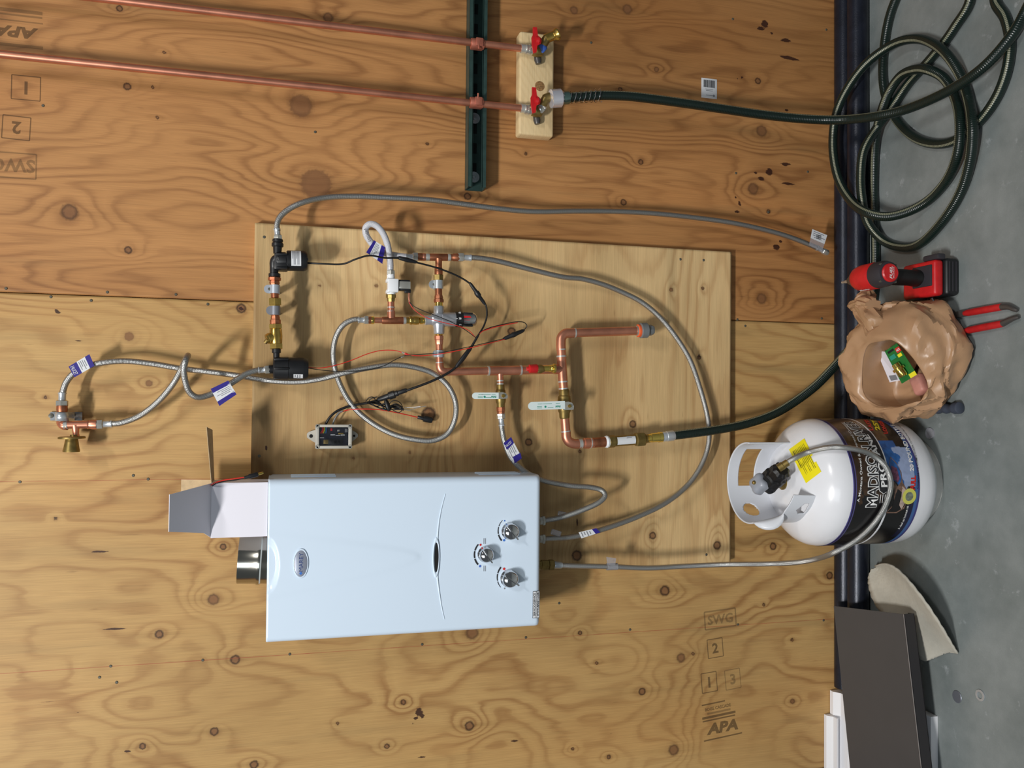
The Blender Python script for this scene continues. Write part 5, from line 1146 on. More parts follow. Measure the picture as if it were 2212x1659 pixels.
MB().LP((874, 763), (882, 767), -0.0835, [(0, 2), (0.5, 2.8), (1, 2)], 8).build('splice_sleeve', M['red_wire'], c3)
c4 = cable('supply_pigtail', 'red wire pigtail from the control box to a black barrel socket on the board', [(724, 902, -0.043), (732, 893, -0.043), (750, 886, -0.042), (785, 883.5, -0.054), (820, 885, -0.054), (860, 892, -0.042), (905, 902, -0.034)], 0.0013, 'red_wire')
MB().TP([(718, 919, -0.036), (723, 905, -0.042), (732, 892, -0.044), (740, 888, -0.045)], 0.0018, 8).build('grey_wire', M['grey_pvc'], c4)
MB().LP((902, 901), (934, 908), -0.033, [(0, 3), (0.05, 4), (0.38, 4.2), (0.4, 7), (0.6, 7.2), (0.9, 7), (1, 5.5)], 14).build('barrel_socket', M['black'], c4)
ab = thing('wire_bundle', 'tangled bundle of thin black wire tied up beside the control box cable', 'cable', P(830, 878, -0.05))
rn = random.Random(5)
for k in range(9):
    a0 = rn.uniform(-3, 3); pts = []
    for j in range(5):
        f = j / 4; pts.append((795 + 75 * f + rn.uniform(-3, 3), 869 + 16 * f + rn.uniform(-7, 7) * math.sin(PI * f) * 1.3 + a0 * 0.4, -0.05 - rn.uniform(0, 0.012)))
    MB().TP(pts, 0.0014, 6, 6).build('wire', M['black_rubber'], ab)
for lp in ([(838, 877, -0.056), (848, 866, -0.062), (860, 867, -0.064), (869, 877, -0.06), (867, 886, -0.055)], [(790, 868, -0.054), (797, 859, -0.06), (806, 858, -0.062), (812, 866, -0.058)], [(796, 872, -0.052), (800, 862, -0.058), (815, 857, -0.062)], [(840, 880, -0.056), (855, 872, -0.066), (870, 882, -0.06), (862, 891, -0.052), (845, 884, -0.05)]):
    MB().TP(lp, 0.0010, 6, 8).build('wire', M['black_rubber'], ab)
mb = MB(); mb.LP((833, 864), (841, 888), -0.058, [(0, 3), (0.15, 5), (0.4, 6), (0.6, 6), (0.85, 5), (1, 3)], 10); mb.build('twist_tie', M['black_rubber'], ab)
MB().TP([(868, 884, -0.052), (885, 886, -0.05), (897, 882, -0.05), (921, 877, -0.05)], 0.0009, 6).build('bare_tip', M['nickel'], ab)
MB().TP([(872, 881, -0.052), (886, 880, -0.05), (900, 879, -0.05), (908, 878, -0.05)], 0.0008, 6).build('bare_tip', M['label_white'], ab)
# barcode sticker on the wall
c = P(1532, 191, -0.0006); s = mpp(c)
bs = MB().box(c + Vector((0, 0.0003, 0)), (43 * s, 0.0005, 37 * s), None, 0.0002).build('barcode_sticker', M['label_white']); tag(bs, 'small white barcode sticker on the red-brown plywood above the green hose', 'sticker'); WORLD['barcode_sticker'] = Matrix.Identity(4)
mb = MB(); rn = random.Random(3); z = -13
while z < 13:
    w_ = rn.choice((0.6, 0.9, 1.5)); mb.box(c + Vector((10 * s, -0.0002, -z * s)), (16 * s, 0.0002, w_ * s)); z += w_ + rn.choice((0.6, 1.0))
mb.build('barcode', M['ink'], bs)
r_, u_ = stamp_dir(0, True)
mb = MB()
for px, w_ in ((1535, 18), (1533, 14)): pass
for dy, ln in ((2, 18), (5, 16), (15, 16)):
    mb.box(c + Vector((-dy * s, -0.0002, 0)), (1.0 * s, 0.0002, ln * s))
mb.lathe(c + Vector((-15 * s, -0.0002, -11 * s)), (0, -1, 0), [(0, 2.6 * s), (0.0002, 2.6 * s)], 14); mb.build('sticker_print', M['ink_grey'], bs)
# ================================================================ PROPANE TANK
TX, TY, TR = -0.181, -0.250, 0.152
PZ = np.array([0.0, 0.004, 0.026, 0.030, 0.044, 0.058, 0.074, 0.092, 0.284, 0.298, 0.312, 0.326, 0.338, 0.348, 0.356, 0.361, 0.364])
PRr = np.array([0.103, 0.104, 0.104, 0.120, 0.137, 0.1465, 0.151, 0.152, 0.152, 0.1495, 0.143, 0.131, 0.114, 0.092, 0.064, 0.036, 0.004])
def tank_hit(px, py, off=0.0):
    d = _ray(px, py); d = d / np.linalg.norm(d)
    for t in np.arange(1.4, 2.4, 0.0008):
        q = CAM + d * t
        if 0 < q[2] < 0.364 and math.hypot(q[0] - TX, q[1] - TY) < np.interp(q[2], PZ, PRr) + off: return Vector(q)
    return None
tank = thing('propane_tank', 'white propane cylinder with a dark printed label band standing on the concrete', 'gas cylinder', (TX, TY, 0))
MB().lathe((TX, TY, 0), (0, 0, 1), [(0.024, 0.02), (0.026, 0.108)] + [(z, r) for z, r in zip(PZ[3:], PRr[3:])], 72).build('tank_body', M['tank_white'], tank, 60)
mb = MB(); mb.lathe((TX, TY, 0), (0, 0, 1), [(0.0006, 0.103), (0.0006, 0.107), (0.036, 0.108), (0.036, 0.104), (0.0006, 0.103)], 64, caps=False); mb.build('foot_ring', M['scuff'], tank)
mb = MB(); mb.lathe((TX, TY, 0), (0, 0, 1), [(0.185 + 0.0, TR + 0.0002), (0.187, TR + 0.0012), (0.191, TR + 0.0012), (0.193, TR + 0.0002)], 72); mb.build('weld_bead', M['tank_white'], tank)
def cyl(th, z, off=0.0): return (TX + (TR + off) * math.sin(th), TY - (TR + off) * math.cos(th), z)
def tank_uv(px, py):
    q = tank_hit(px, py); return math.atan2(q.x - TX, -(q.y - TY)), q.z
# painted label band: colours laid down per vertex, only the print itself
LZ0, LZ1 = 0.105, 0.282; TH0, TH1 = -1.50, 1.62
nu, nv = 220, 90
lm_, ln_, ll_, lb_ = nmat('printed_label_band'); va = ln_.new('ShaderNodeVertexColor'); va.layer_name = 'print'; ll_.new(va.outputs[0], lb_.inputs['Base Color']); lb_.inputs['Roughness'].default_value = 0.28
th = np.linspace(TH0, TH1, nu + 1); zz = np.linspace(LZ0, LZ1, nv + 1); TT, ZZ_ = np.meshgrid(th, zz)
V = np.stack([(TX + (TR + 0.0007) * np.sin(TT)).ravel(), (TY - (TR + 0.0007) * np.cos(TT)).ravel(), ZZ_.ravel()], 1)
U = TT * TR
g1 = fbm(U * 46, ZZ_ * 46, 81, 3); g2 = fbm(U * 120, ZZ_ * 120, 85, 2)
L3 = lambda c: np.array(lin(c)[:3])
colr = np.tile(L3((20, 18, 20)), (TT.size, 1)).reshape(TT.shape + (3,))
def put(mask, c): colr[mask] = c if np.ndim(c) == 1 else c[mask]
forest = (ZZ_ > 0.205) & (TT > -0.15 + 0.5 * (g1 - 0.45)); fc = L3((60, 42, 28))[None, None] * (0.35 + 1.6 * g2[..., None])
colr = np.where(forest[..., None], fc, colr)
bank = (ZZ_ > 0.150 + 0.02 * g1) & (TT > 0.55); colr = np.where(bank[..., None], L3((88, 66, 44))[None, None] * (0.3 + 1.5 * g2[..., None]), colr)
river = (ZZ_ < 0.20 - 0.03 * (g1 - 0.4)) & (ZZ_ > 0.145) & (TT > 0.12 + 0.5 * (g1 - 0.5)) & (TT < 0.75)
colr = np.where(river[..., None], L3((40, 92, 158))[None, None] * (0.5 + 1.1 * g2[..., None]), colr)
foam = (ZZ_ < 0.160 + 0.06 * (g1 - 0.5)) & (ZZ_ > 0.118) & (TT > -0.02 + 0.3 * (g1 - 0.5)) & (TT < 0.62 + 0.3 * (g1 - 0.5)); colr = np.where(foam[..., None], L3((150, 164, 198))[None, None] * (0.8 + 0.4 * g2[..., None]), colr)
lowb = (ZZ_ < 0.132) & (TT < 0.0) & (TT > -1.1 + 0.3 * g1); colr = np.where(lowb[..., None], L3((26, 26, 52))[None, None] * np.ones_like(g1)[..., None], colr)
for z0, z1, c in ((LZ0, LZ0 + 0.004, (60, 58, 120)), (LZ0 + 0.004, LZ0 + 0.012, (62, 96, 150)), (LZ1 - 0.003, LZ1, (74, 66, 140)), (LZ1 - 0.007, LZ1 - 0.003, (30, 28, 60)), (LZ1 - 0.009, LZ1 - 0.007, (96, 90, 150))):
    mk = (ZZ_ >= z0) & (ZZ_ <= z1); colr = np.where(mk[..., None], L3(c)[None, None] * np.ones_like(g1)[..., None], colr)
w = nu + 1; idx = (np.arange(nv)[:, None] * w + np.arange(nu)[None, :]).ravel(); Fq = np.stack([idx, idx + 1, idx + w + 1, idx + w], 1)
me = bpy.data.meshes.new('label_band'); me.from_pydata(V.tolist(), [], Fq.tolist()); me.shade_smooth()
ca_ = me.color_attributes.new('print', 'FLOAT_COLOR', 'POINT'); rgba = np.concatenate([colr.reshape(-1, 3), np.ones((colr.size // 3, 1))], 1).astype(np.float32); ca_.data.foreach_set('color', rgba.ravel())
me.materials.append(lm_); band = bpy.data.objects.new('label_band', me); COL.objects.link(band); attach(band, tank)
def ttext(s_, m, a, b_, h, off=0.0016, bold=0.0, shear=0.0, name='lettering', fit=None):
    # text wrapped round the cylinder between two photo points
    t0, z0 = tank_uv(*a); t1, z1 = tank_uv(*b_); wd_ = (t1 - t0) * TR
    return text(s_, m, band, None, UX, UZ, h=h, w=wd_, bold=bold, shear=shear, name=name, fit=fit, fn=lambda u, v: cyl((t0 + t1) / 2 + u / TR, z0 + (z1 - z0) * (u / wd_ + 0.5) + v, off))
ttext('A Montana Owned & Operated Company', M['ink_white'], (1853, 1084), (1818, 914), 0.0085, 0.0015, 0.012)
ttext('MADISON RIVER', M['ink'], (1880, 1094), (1829, 912), 0.0262, 0.0024, 0.0)
ttext('MADISON RIVER', M['ink_white'], (1880, 1094), (1829, 912), 0.0262, 0.0015, 0.06, fit=TEXT_BOX['MADISON RIVER'])
def pill(a, b_, h, m, off, grow=0.0):
    t0, z0 = tank_uv(*a); t1, z1 = tank_uv(*b_); W_ = (t1 - t0) * TR + grow; H = h + grow; pts = []
    for k in range(40):
        an = 2 * PI * k / 40; x = math.cos(an) * H / 2 + (1 if math.cos(an) > 0 else -1) * (W_ - H) / 2; pts.append((x, math.sin(an) * H / 2))
    mb = MB(); n_ = 24; vs = []
    for k in range(n_ + 1):
        x = -W_ / 2 + W_ * k / n_; q = max(0.0, abs(x) - (W_ - H) / 2); hh = math.sqrt(max(0.0, (H / 2) ** 2 - q * q))
        for s_ in (-1, 1): vs.append(cyl((t0 + t1) / 2 + x / TR, (z0 + z1) / 2 + s_ * hh, off))
    return mb.add(vs, [(2 * k, 2 * k + 1, 2 * k + 3, 2 * k + 2) for k in range(n_)]).build('print_pill', m, band)
pill((1911, 1066), (1861, 928), 0.0245, M['ink_white'], 0.0011, 0.0025); pill((1911, 1066), (1861, 928), 0.0245, M['ink'], 0.0015)
ttext('PROPANE', M['ink_white'], (1909, 1052), (1868, 940), 0.0165, 0.0019, 0.03)
mb = MB()
for side, (a, b_) in ((0, ((1903, 1086), (1908, 1068))), (1, ((1850, 914), (1856, 926)))):
    for k in (-1, 0, 1):
        t0, z0 = tank_uv(*a); t1, z1 = tank_uv(*b_); tt_ = (t0 + t1) / 2; zc_ = (z0 + z1) / 2 + k * 0.006; hw_ = abs(t1 - t0) / 2
        mb.add([cyl(tt_ - hw_, zc_ - 0.0009, 0.0015), cyl(tt_ + hw_, zc_ - 0.0009, 0.0015), cyl(tt_ + hw_, zc_ + 0.0009, 0.0015), cyl(tt_ - hw_, zc_ + 0.0009, 0.0015)], [(0, 1, 2, 3)])
mb.build('print_bar', M['ink_white'], band)
ttext('LASTS', M['ink_red'], (1882, 931), (1869, 908), 0.012, 0.0016, 0.05); ttext('25%', M['ink_yellow'], (1896, 931), (1884, 908), 0.014, 0.0018, 0.05); ttext('LONGER', M['ink_red'], (1913, 938), (1899, 910), 0.012, 0.0016, 0.05)
ttext('FULL', M['ink_red'], (1970, 1058), (1972, 1028), 0.0135, 0.0018, 0.05); ttext('20 POUND BOTTLE', M['ink_white'], (1969, 1018), (1926, 919), 0.0115, 0.0018, 0.03)
ttext('COMPARE TO COMPETITION 15 POUND BOTTLES', M['ink'], (1981, 1056), (1938, 918), 0.0042, 0.0016, 0.01)
ttext('A deal as honest as', M['ink_white'], (1940, 1142), (1959, 1092), 0.0065, 0.0017, 0.01)
def patch(m, pts, off, name='print_shape'):
    uv = [tank_uv(*p) for p in pts]; cx = sum(q[0] for q in uv) / len(uv); cz = sum(q[1] for q in uv) / len(uv)
    vs = [cyl(cx, cz, off)] + [cyl(a, z, off) for a, z in uv]; n_ = len(uv)
    return MB().add(vs, [(0, 1 + k, 1 + (k + 1) % n_) for k in range(n_)]).build(name, m, band)
M['fish'] = mat('printed_trout', (120, 92, 78), 0.35, 0, 0.5, 120); M['fish_belly'] = mat('printed_trout_belly', (182, 160, 150), 0.35, 0, 0.3, 120); M['fish_stripe'] = mat('printed_trout_stripe', (110, 62, 88), 0.35, 0, 0.5, 160)
patch(M['fish'], [(1923, 987), (1935, 1000), (1946, 1020), (1949, 1042), (1957, 1056), (1960, 1078), (1952, 1098), (1935, 1108), (1912, 1108), (1925, 1096), (1930, 1080), (1931, 1060), (1927, 1040), (1922, 1020), (1920, 1002)], 0.0013)
patch(M['fish_stripe'], [(1924, 1006), (1936, 1012), (1942, 1034), (1938, 1042), (1929, 1036), (1924, 1022)], 0.0016); patch(M['fish_belly'], [(1948, 1050), (1956, 1058), (1957, 1080), (1946, 1100), (1941, 1090), (1946, 1072)], 0.0016)
def ring_print(px, py, r0, r1, m, off):
    t0, z0 = tank_uv(px, py); mb = MB(); vs = []
    for k in range(33):
        a = 2 * PI * k / 32
        for r in (r0, r1): vs.append(cyl(t0 + math.cos(a) * r / TR, z0 + math.sin(a) * r, off))
    return mb.add(vs, [(2 * k, 2 * k + 1, 2 * k + 3, 2 * k + 2) for k in range(32)]).build('print_emblem', m, band)
ring_print(1963, 1072, 0.0105, 0.0185, mat('pale_yellow_print', (206, 204, 96), 0.4), 0.0019); ring_print(1963, 1072, 0.0001, 0.0105, mat('grey_green_print', (120, 128, 112), 0.4, 0, 0.4, 200), 0.0019)
# collar: rolled sheet with hand holes
def collar():
    nphi, nz_ = 300, 56; R0 = 0.094; vs = []; fs = []
    ph = np.radians(np.linspace(-4, 258, nphi + 1))
    def top(d): return 0.458 - 0.052 * (0.5 - 0.5 * math.cos(PI * min(1, max(0, (d - 196) / 26)))) - 0.012 * max(0, (d - 232) / 26)
    def hole(d, z):
        if 34 < d < 100 and 0.385 + 0.010 * max(0, (d - 90) / 8) < z < 0.428: return True
        if ((d - 141) / 13.5) ** 2 + ((z - 0.412) / 0.020) ** 2 < 1: return True
        if 226 < d < 246 and 0.352 + 0.0 < z < 0.378 - abs(d - 234) * 0.0012: return True
        if 186 < d < 196 and 0.40 < z < 0.425: return True
        return False
    for i, p in enumerate(ph):
        d = math.degrees(p); zt_ = top(d); fl_ = 0.0
        for j in range(nz_ + 1):
            z = 0.330 + (zt_ - 0.330) * j / nz_
            r = R0 + (0.010 * max(0, (d - 225) / 33) if d > 225 else 0) * (1 - j / nz_)
            vs.append((TX + r * math.cos(p), TY + r * math.sin(p), z))
    for i in range(nphi):
        for j in range(nz_):
            d = math.degrees((ph[i] + ph[i + 1]) / 2); z = 0.330 + (top(d) - 0.330) * (j + 0.5) / nz_
            if hole(d, z): continue
            a = i * (nz_ + 1) + j; fs.append((a, a + nz_ + 1, a + nz_ + 2, a + 1))
    return MB().add(vs, fs)
co = collar().build('collar', M['collar_white'], tank, 80); md = co.modifiers.new('thickness', 'SOLIDIFY'); md.thickness = 0.0032; md.offset = 0
# rolled lip where the collar is cut down
mb = MB(); pts = []
for k in range(13):
    d = 198 + 30 * k / 12; a = math.radians(d); pts.append(Vector((TX + 0.094 * math.cos(a), TY + 0.094 * math.sin(a), 0.4575 - 0.052 * (0.5 - 0.5 * math.cos(PI * (k / 12))))))
vs = []
for k, p in enumerate(pts):
    a = math.radians(198 + 30 * k / 12); o_ = Vector((math.cos(a), math.sin(a), 0)); wv = math.sin(PI * k / 12)
    for f, dz in ((0, 0), (0.35, 0.003), (0.7, 0.001), (1.0, -0.004)): vs.append(p + o_ * (0.026 * f * wv) + UZ * dz * wv)
mb.add(vs, [(4 * k + j, 4 * k + j + 1, 4 * k + j + 5, 4 * k + j + 4) for k in range(12) for j in range(3)])
lo_ = mb.build('collar_lip', M['collar_white'], tank, 80); md = lo_.modifiers.new('thickness', 'SOLIDIFY'); md.thickness = 0.003; md.offset = 0
# yellow warning sticker draped on the shoulder
Q = [np.array(q, float) for q in ((1704, 971), (1737, 947), (1774, 1019), (1741, 1044))]; nu_, nv_ = 8, 16; vs = []
def sq(s_, t_): return (Q[0] * (1 - s_) + Q[1] * s_) * (1 - t_) + (Q[3] * (1 - s_) + Q[2] * s_) * t_
for j in range(nv_ + 1):
    for i in range(nu_ + 1):
        q = sq(i / nu_, j / nv_); vs.append(tank_hit(q[0], q[1], 0.0030))
ys = MB().add(vs, [(j * (nu_ + 1) + i, j * (nu_ + 1) + i + 1, (j + 1) * (nu_ + 1) + i + 1, (j + 1) * (nu_ + 1) + i) for j in range(nv_) for i in range(nu_) if not (i == nu_ - 1 and 8 <= j <= 10)]).build('warning_sticker', M['yellow'], tank)
mb = MB()
for k in range(9):
    s0 = 0.14 + k * 0.085
    vs = []
    for j in range(9):
        t_ = 0.10 + (0.72 if k % 3 else 0.5) * j / 8
        for ds in (0, 0.022 if k else 0.04): q = sq(s0 + ds, t_); vs.append(tank_hit(q[0], q[1], 0.0040))
    mb.add(vs, [(2 * j, 2 * j + 1, 2 * j + 3, 2 * j + 2) for j in range(8)])
mb.build('sticker_print', mat('olive_print', (92, 88, 24), 0.5), ys)
# valve and regulator
YR = -0.272
rg = thing('gas_regulator', 'black coupling nut and grey hand knob on top of the propane tank valve', 'regulator', P(1665, 1030, YR))
MB().lathe((TX, TY, 0.36), (0, 0, 1), [(0, 0.018), (0.006, 0.018), (0.008, 0.012), (0.05, 0.012)], 20).build('valve_stem', M['brass_dull'], rg)
def lobed(a, b_, y, y2, prof, lobes, amp, seg=48):
    A = P(a[0], a[1], y); B_ = P(b_[0], b_[1], y2); d, u, v = _frame(B_ - A); L_ = (B_ - A).length; s_ = mpp(A); vs = []
    for t_, r in prof:
        for k in range(seg):
            an = 2 * PI * k / seg; rr = r * s_ * (1 + amp * math.cos(lobes * an)); vs.append(A + d * (t_ * L_) + (u * math.cos(an) + v * math.sin(an)) * rr)
    n_ = len(prof); fs = [(i * seg + k, i * seg + (k + 1) % seg, (i + 1) * seg + (k + 1) % seg, (i + 1) * seg + k) for i in range(n_ - 1) for k in range(seg)]
    fs += [tuple(range(seg)), tuple(range((n_ - 1) * seg, n_ * seg))]; return MB().add(vs, fs)
lobed((1664, 1040), (1690, 1014), -0.262, -0.315, [(0, 16), (0.1, 23), (0.5, 23), (0.55, 19), (0.9, 19), (1, 13)], 8, 0.07).build('coupling_nut', M['black_rubber'], rg)
mb = MB(); mb.LP((1652, 1052), (1672, 1030), -0.258, [(0, 14), (0.3, 19), (1, 19)], 10, -0.275); mb.LP((1655, 1040), (1668, 1062), -0.262, [(0, 12), (0.5, 16), (1, 10)], 10); mb.build('regulator_body', M['black'], rg)
lobed((1648, 1047), (1630, 1043), -0.256, -0.262, [(0, 17), (0.15, 21), (0.6, 21), (0.8, 19), (0.95, 15), (1, 8)], 4, 0.12).build('hand_knob', mat('grey_plastic_knob', (150, 154, 164), 0.35), rg)
MB().LP((1631, 1043), (1626, 1042), -0.262, [(0, 4), (0.8, 4), (1, 3)], 12).build('knob_screw', M['brass_dull'], rg)

# gas hose
def TH_(px, py, off):
    q = tank_hit(px, py, off); return q
gas_pts = [P(1196, 1220, -0.086), P(1230, 1222, -0.086), P(1320, 1224, -0.086), P(1400, 1227, -0.086), P(1480, 1223, -0.092), P(1580, 1219, -0.12), P(1660, 1218, -0.17), P(1720, 1215, -0.22), P(1765, 1207, -0.27), P(1805, 1192, -0.33), TH_(1850, 1166, .012), TH_(1888, 1130, .010), TH_(1914, 1088, .010), TH_(1924, 1045, .010), TH_(1914, 1010, .012), TH_(1888, 985, .016), TH_(1850, 971, .022), TH_(1800, 966, .030), P(1752, 975, -0.345), P(1714, 991, -0.335), P(1692, 1005, -0.325)]
gt = thing('gas_hose', 'braided steel gas hose from the heater down and over the propane tank to its regulator', 'hose', gas_pts[0])
MB().tube(spline(gas_pts, 10), 0.0064, 16).build('hose', M['braid_gas'], gt)
MB().LP((1196, 1220), (1214, 1221), -0.086, [(0, 7), (0.1, 8), (0.8, 7.5), (1, 6.5)], 16).build('ferrule', M['zinc'], gt)
mb = MB(); A = P(1322, 1224, -0.086); s = mpp(A); mb.lathe(A + UZ * 12 * s, (0, 0, -1), [(0, 7.6 * s), (24 * s, 7.6 * s)], 14); mb.prism([P(1310, 1203, -0.09), P(1331, 1206, -0.09), P(1329, 1222, -0.094), P(1312, 1220, -0.094)], (0, 0.0008, 0)); mb.build('tape_tab', M['clear'], gt)
MB().lathe(gas_pts[-1], gas_pts[-1] - gas_pts[-2], [(-0.012, 0.0082), (0.0, 0.0082), (0.001, 0.0095), (0.013, 0.0095)], 12).build('brass_nipple', M['brass_dull'], gt)

# ================================================================ IMPACT DRIVER
bx_, by_ = F(2045, 596, 0.03).x, -0.352
dx_ = bx_
drv = thing('impact_driver', 'red and black cordless impact driver standing on its battery by the hose', 'power tool', (dx_, by_, 0))
HZ = 0.176; RY = by_ - 0.043
mb = MB(); mb.box((dx_ - 0.002, by_ - 0.001, 0.019), (0.088, 0.118, 0.037), None, 0.009, 3); mb.build('battery', M['black'], drv)
for k in range(3): MB().box((dx_ - 0.002, by_ - 0.0605, 0.012 + k * 0.009), (0.07, 0.002, 0.003), None, 0.0008).build('battery_rib', M['dark_grey_tool'], drv)
mb = MB(); mb.box((dx_ - 0.004, by_ + 0.002, 0.050), (0.084, 0.108, 0.026), None, 0.008, 3); mb.build('foot_shell', M['red'], drv)
mb = MB(); mb.box((dx_ + 0.002, by_ - 0.012, 0.0632), (0.050, 0.062, 0.006), None, 0.0025); mb.build('foot_pad', M['dark_grey_tool'], drv)
MB().box((dx_ + 0.045, by_ - 0.03, 0.046), (0.014, 0.05, 0.022), None, 0.004).build('side_latch', M['dark_grey_tool'], drv)
MB().box((dx_ - 0.046, by_ + 0.03, 0.045), (0.012, 0.045, 0.026), None, 0.004).build('side_latch', M['black'], drv)
mb = MB(); mb.tube(spline([Vector((dx_ - 0.050, by_ - 0.028, 0.052)), Vector((dx_ - 0.062, by_ - 0.030, 0.046)), Vector((dx_ - 0.064, by_ - 0.010, 0.040)), Vector((dx_ - 0.060, by_ + 0.01, 0.040))], 6), 0.0032, 8); mb.build('belt_clip', M['chrome'], drv)
mb = MB(); vs = []
hp = spline([Vector((dx_, by_ + 0.004, 0.055)), Vector((dx_ + 0.001, by_ + 0.006, 0.085)), Vector((dx_ + 0.002, by_ + 0.010, 0.115)), Vector((dx_ + 0.002, by_ + 0.012, 0.150)), Vector((dx_ + 0.002, by_ + 0.012, 0.172))], 5)
for i, p in enumerate(hp):
    f = i / (len(hp) - 1); ax = 0.0175 + 0.006 * max(0, 0.25 - f) * 4 * 0.6 + 0.002 * math.sin(f * PI); ay = 0.023 + 0.010 * max(0, 0.2 - f) * 3
    for k in range(20): an = 2 * PI * k / 20; vs.append(p + Vector((math.cos(an) * ax, math.sin(an) * ay, 0)))
mb.add(vs, [(i * 20 + k, i * 20 + (k + 1) % 20, (i + 1) * 20 + (k + 1) % 20, (i + 1) * 20 + k) for i in range(len(hp) - 1) for k in range(20)]); mb.build('handle', M['black_rubber'], drv)
MB().box((dx_ + 0.002, by_ + 0.038, 0.135), (0.014, 0.014, 0.03), None, 0.005).build('trigger', M['red'], drv)
mb = MB(); mb.lathe((dx_ + 0.002, RY, HZ), (0, 1, 0.02), [(0.004, 0.020), (0.006, 0.0265), (0.016, 0.0300), (0.040, 0.0310), (0.046, 0.0300)], 36); mb.build('motor_cover', M['dark_grey_tool'], drv)
mb = MB(); mb.lathe((dx_ + 0.002, RY + 0.044, HZ + 0.001), (0, 1, 0.03), [(0, 0.0295), (0.004, 0.0315), (0.045, 0.0315), (0.062, 0.0285), (0.066, 0.026)], 36); mb.build('motor_housing', M['red'], drv)
mb = MB(); mb.lathe((dx_ + 0.002, RY + 0.108, HZ + 0.003), (0, 1, 0.03), [(0, 0.0265), (0.010, 0.022), (0.024, 0.013), (0.034, 0.009), (0.036, 0.006)], 30); mb.build('nose_cone', M['grey_steel'], drv)
mb = MB(); mb.lathe((dx_ + 0.002, RY + 0.142, HZ + 0.004), (0, 1, 0.03), [(0, 0.004), (0.016, 0.004), (0.018, 0.0028), (0.028, 0.0028)], 8); mb.build('driver_bit', M['nickel'], drv)
cap_ = MB(); cap_.lathe((dx_ + 0.002, RY + 0.005, HZ), (0, -1, 0), [(0, 0.0215), (0.003, 0.0215), (0.006, 0.019), (0.0065, 0)], 32); cp = cap_.build('rear_cap', M['red'], drv)
text('FUEL', M['ink_white'], cp, Vector((dx_ + 0.002, RY - 0.0018, HZ + 0.001)), UX, UZ, h=0.007, w=0.029, bold=0.02, shear=0.2)
text('BRUSHLESS', M['ink_white'], cp, Vector((dx_ + 0.002, RY - 0.0018, HZ - 0.006)), UX, UZ, h=0.003, w=0.026)
for sx, sz in ((0.019, 0.019), (-0.019, 0.019), (-0.019, -0.019), (0.019, -0.019)): MB().lathe((dx_ + 0.002 + sx * 1.02, RY + 0.009, HZ + sz * 1.02), (0, -1, 0), [(-0.004, 0.003), (0.001, 0.003), (0.0012, 0.0015)], 8).build('housing_screw', M['nail'], drv)
hb_ = [o for o in bpy.data.objects if o.name == 'motor_housing'][0]
text('Milwaukee', M['ink_white'], hb_, None, UX, UZ, h=0.007, w=0.034, bold=0.03, shear=0.2, fn=lambda u, v: (dx_ + 0.002 - 0.0324 * math.cos((v + 0.010) / 0.0324), RY + 0.076 - u, HZ + 0.0025 + 0.0324 * math.sin((v + 0.010) / 0.0324)))

# ================================================================ TAN PLASTIC BAG AND WHAT IS IN IT
def ring_pts(lst, n=96):
    w_ = [np.array(F(*q)) for q in lst]; m_ = len(w_); out = []
    for k in range(n):
        t_ = k / n * m_; i = int(t_); f = t_ - i; p0, p1, p2, p3 = w_[(i - 1) % m_], w_[i % m_], w_[(i + 1) % m_], w_[(i + 2) % m_]
        out.append(0.5 * ((2 * p1) + (-p0 + p2) * f + (2 * p0 - 5 * p1 + 4 * p2 - p3) * f * f + (-p0 + 3 * p1 - 3 * p2 + p3) * f ** 3))
    return np.array(out)
rim = ring_pts([(2003, 825, .100), (2000, 860, .108), (1966, 874, .120), (1925, 882, .128), (1890, 878, .138), (1860, 852, .155), (1855, 805, .166), (1862, 760, .175), (1878, 738, .178), (1922, 728, .170), (1960, 754, .145), (1986, 788, .120)])
out_ = ring_pts([(2050, 800, .060), (2030, 850, .055), (1990, 888, .065), (1945, 899, .080), (1893, 884, .105), (1852, 855, .125), (1835, 805, .135), (1842, 765, .140), (1868, 712, .145), (1935, 655, .110), (2020, 662, .070), (2066, 735, .048)])
cen = out_.mean(0)
low = out_.copy(); low[:, :2] = cen[:2] + (out_[:, :2] - cen[:2]) * 0.97; low[:, 2] = out_[:, 2] * 0.42
low[:, 1] = np.minimum(low[:, 1], -0.128)
bot = out_.copy(); bot[:, :2] = cen[:2] + (out_[:, :2] - cen[:2]) * 0.80; bot[:, 2] = 0.006; bot[:, 1] = np.minimum(bot[:, 1], -0.132)
mid1 = out_ * 0.55 + rim * 0.45; mid1[:, 2] = out_[:, 2] * 0.42 + rim[:, 2] * 0.58 + 0.012
mid0 = out_ * 0.85 + rim * 0.15; mid0[:, 2] += 0.010
rc = rim.mean(0)
in1 = rc + (rim - rc) * 0.97; in1[:, 2] = rim[:, 2] - 0.02
in2 = rc + (rim - rc) * 1.0; in2[:, 2] = 0.055 + 0.25 * (rim[:, 2] - 0.13)
in3 = rc + (rim - rc) * 0.5; in3[:, 2] = 0.045
keys = [bot, low, out_, mid0, mid1, rim, in1, in2, in3]
rows = []
for i in range(len(keys) - 1):
    p0 = keys[max(0, i - 1)]; p1 = keys[i]; p2 = keys[i + 1]; p3 = keys[min(len(keys) - 1, i + 2)]
    for k in range(7):
        f = k / 7; rows.append(0.5 * ((2 * p1) + (-p0 + p2) * f + (2 * p0 - 5 * p1 + 4 * p2 - p3) * f * f + (-p0 + 3 * p1 - 3 * p2 + p3) * f ** 3))
rows.append(keys[-1]); G = np.array(rows); nr, nc = G.shape[:2]
du = np.roll(G, -1, 1) - np.roll(G, 1, 1); dvv = np.gradient(G, axis=0); N_ = np.cross(du, dvv); N_ /= np.linalg.norm(N_, axis=2, keepdims=True) + 1e-9
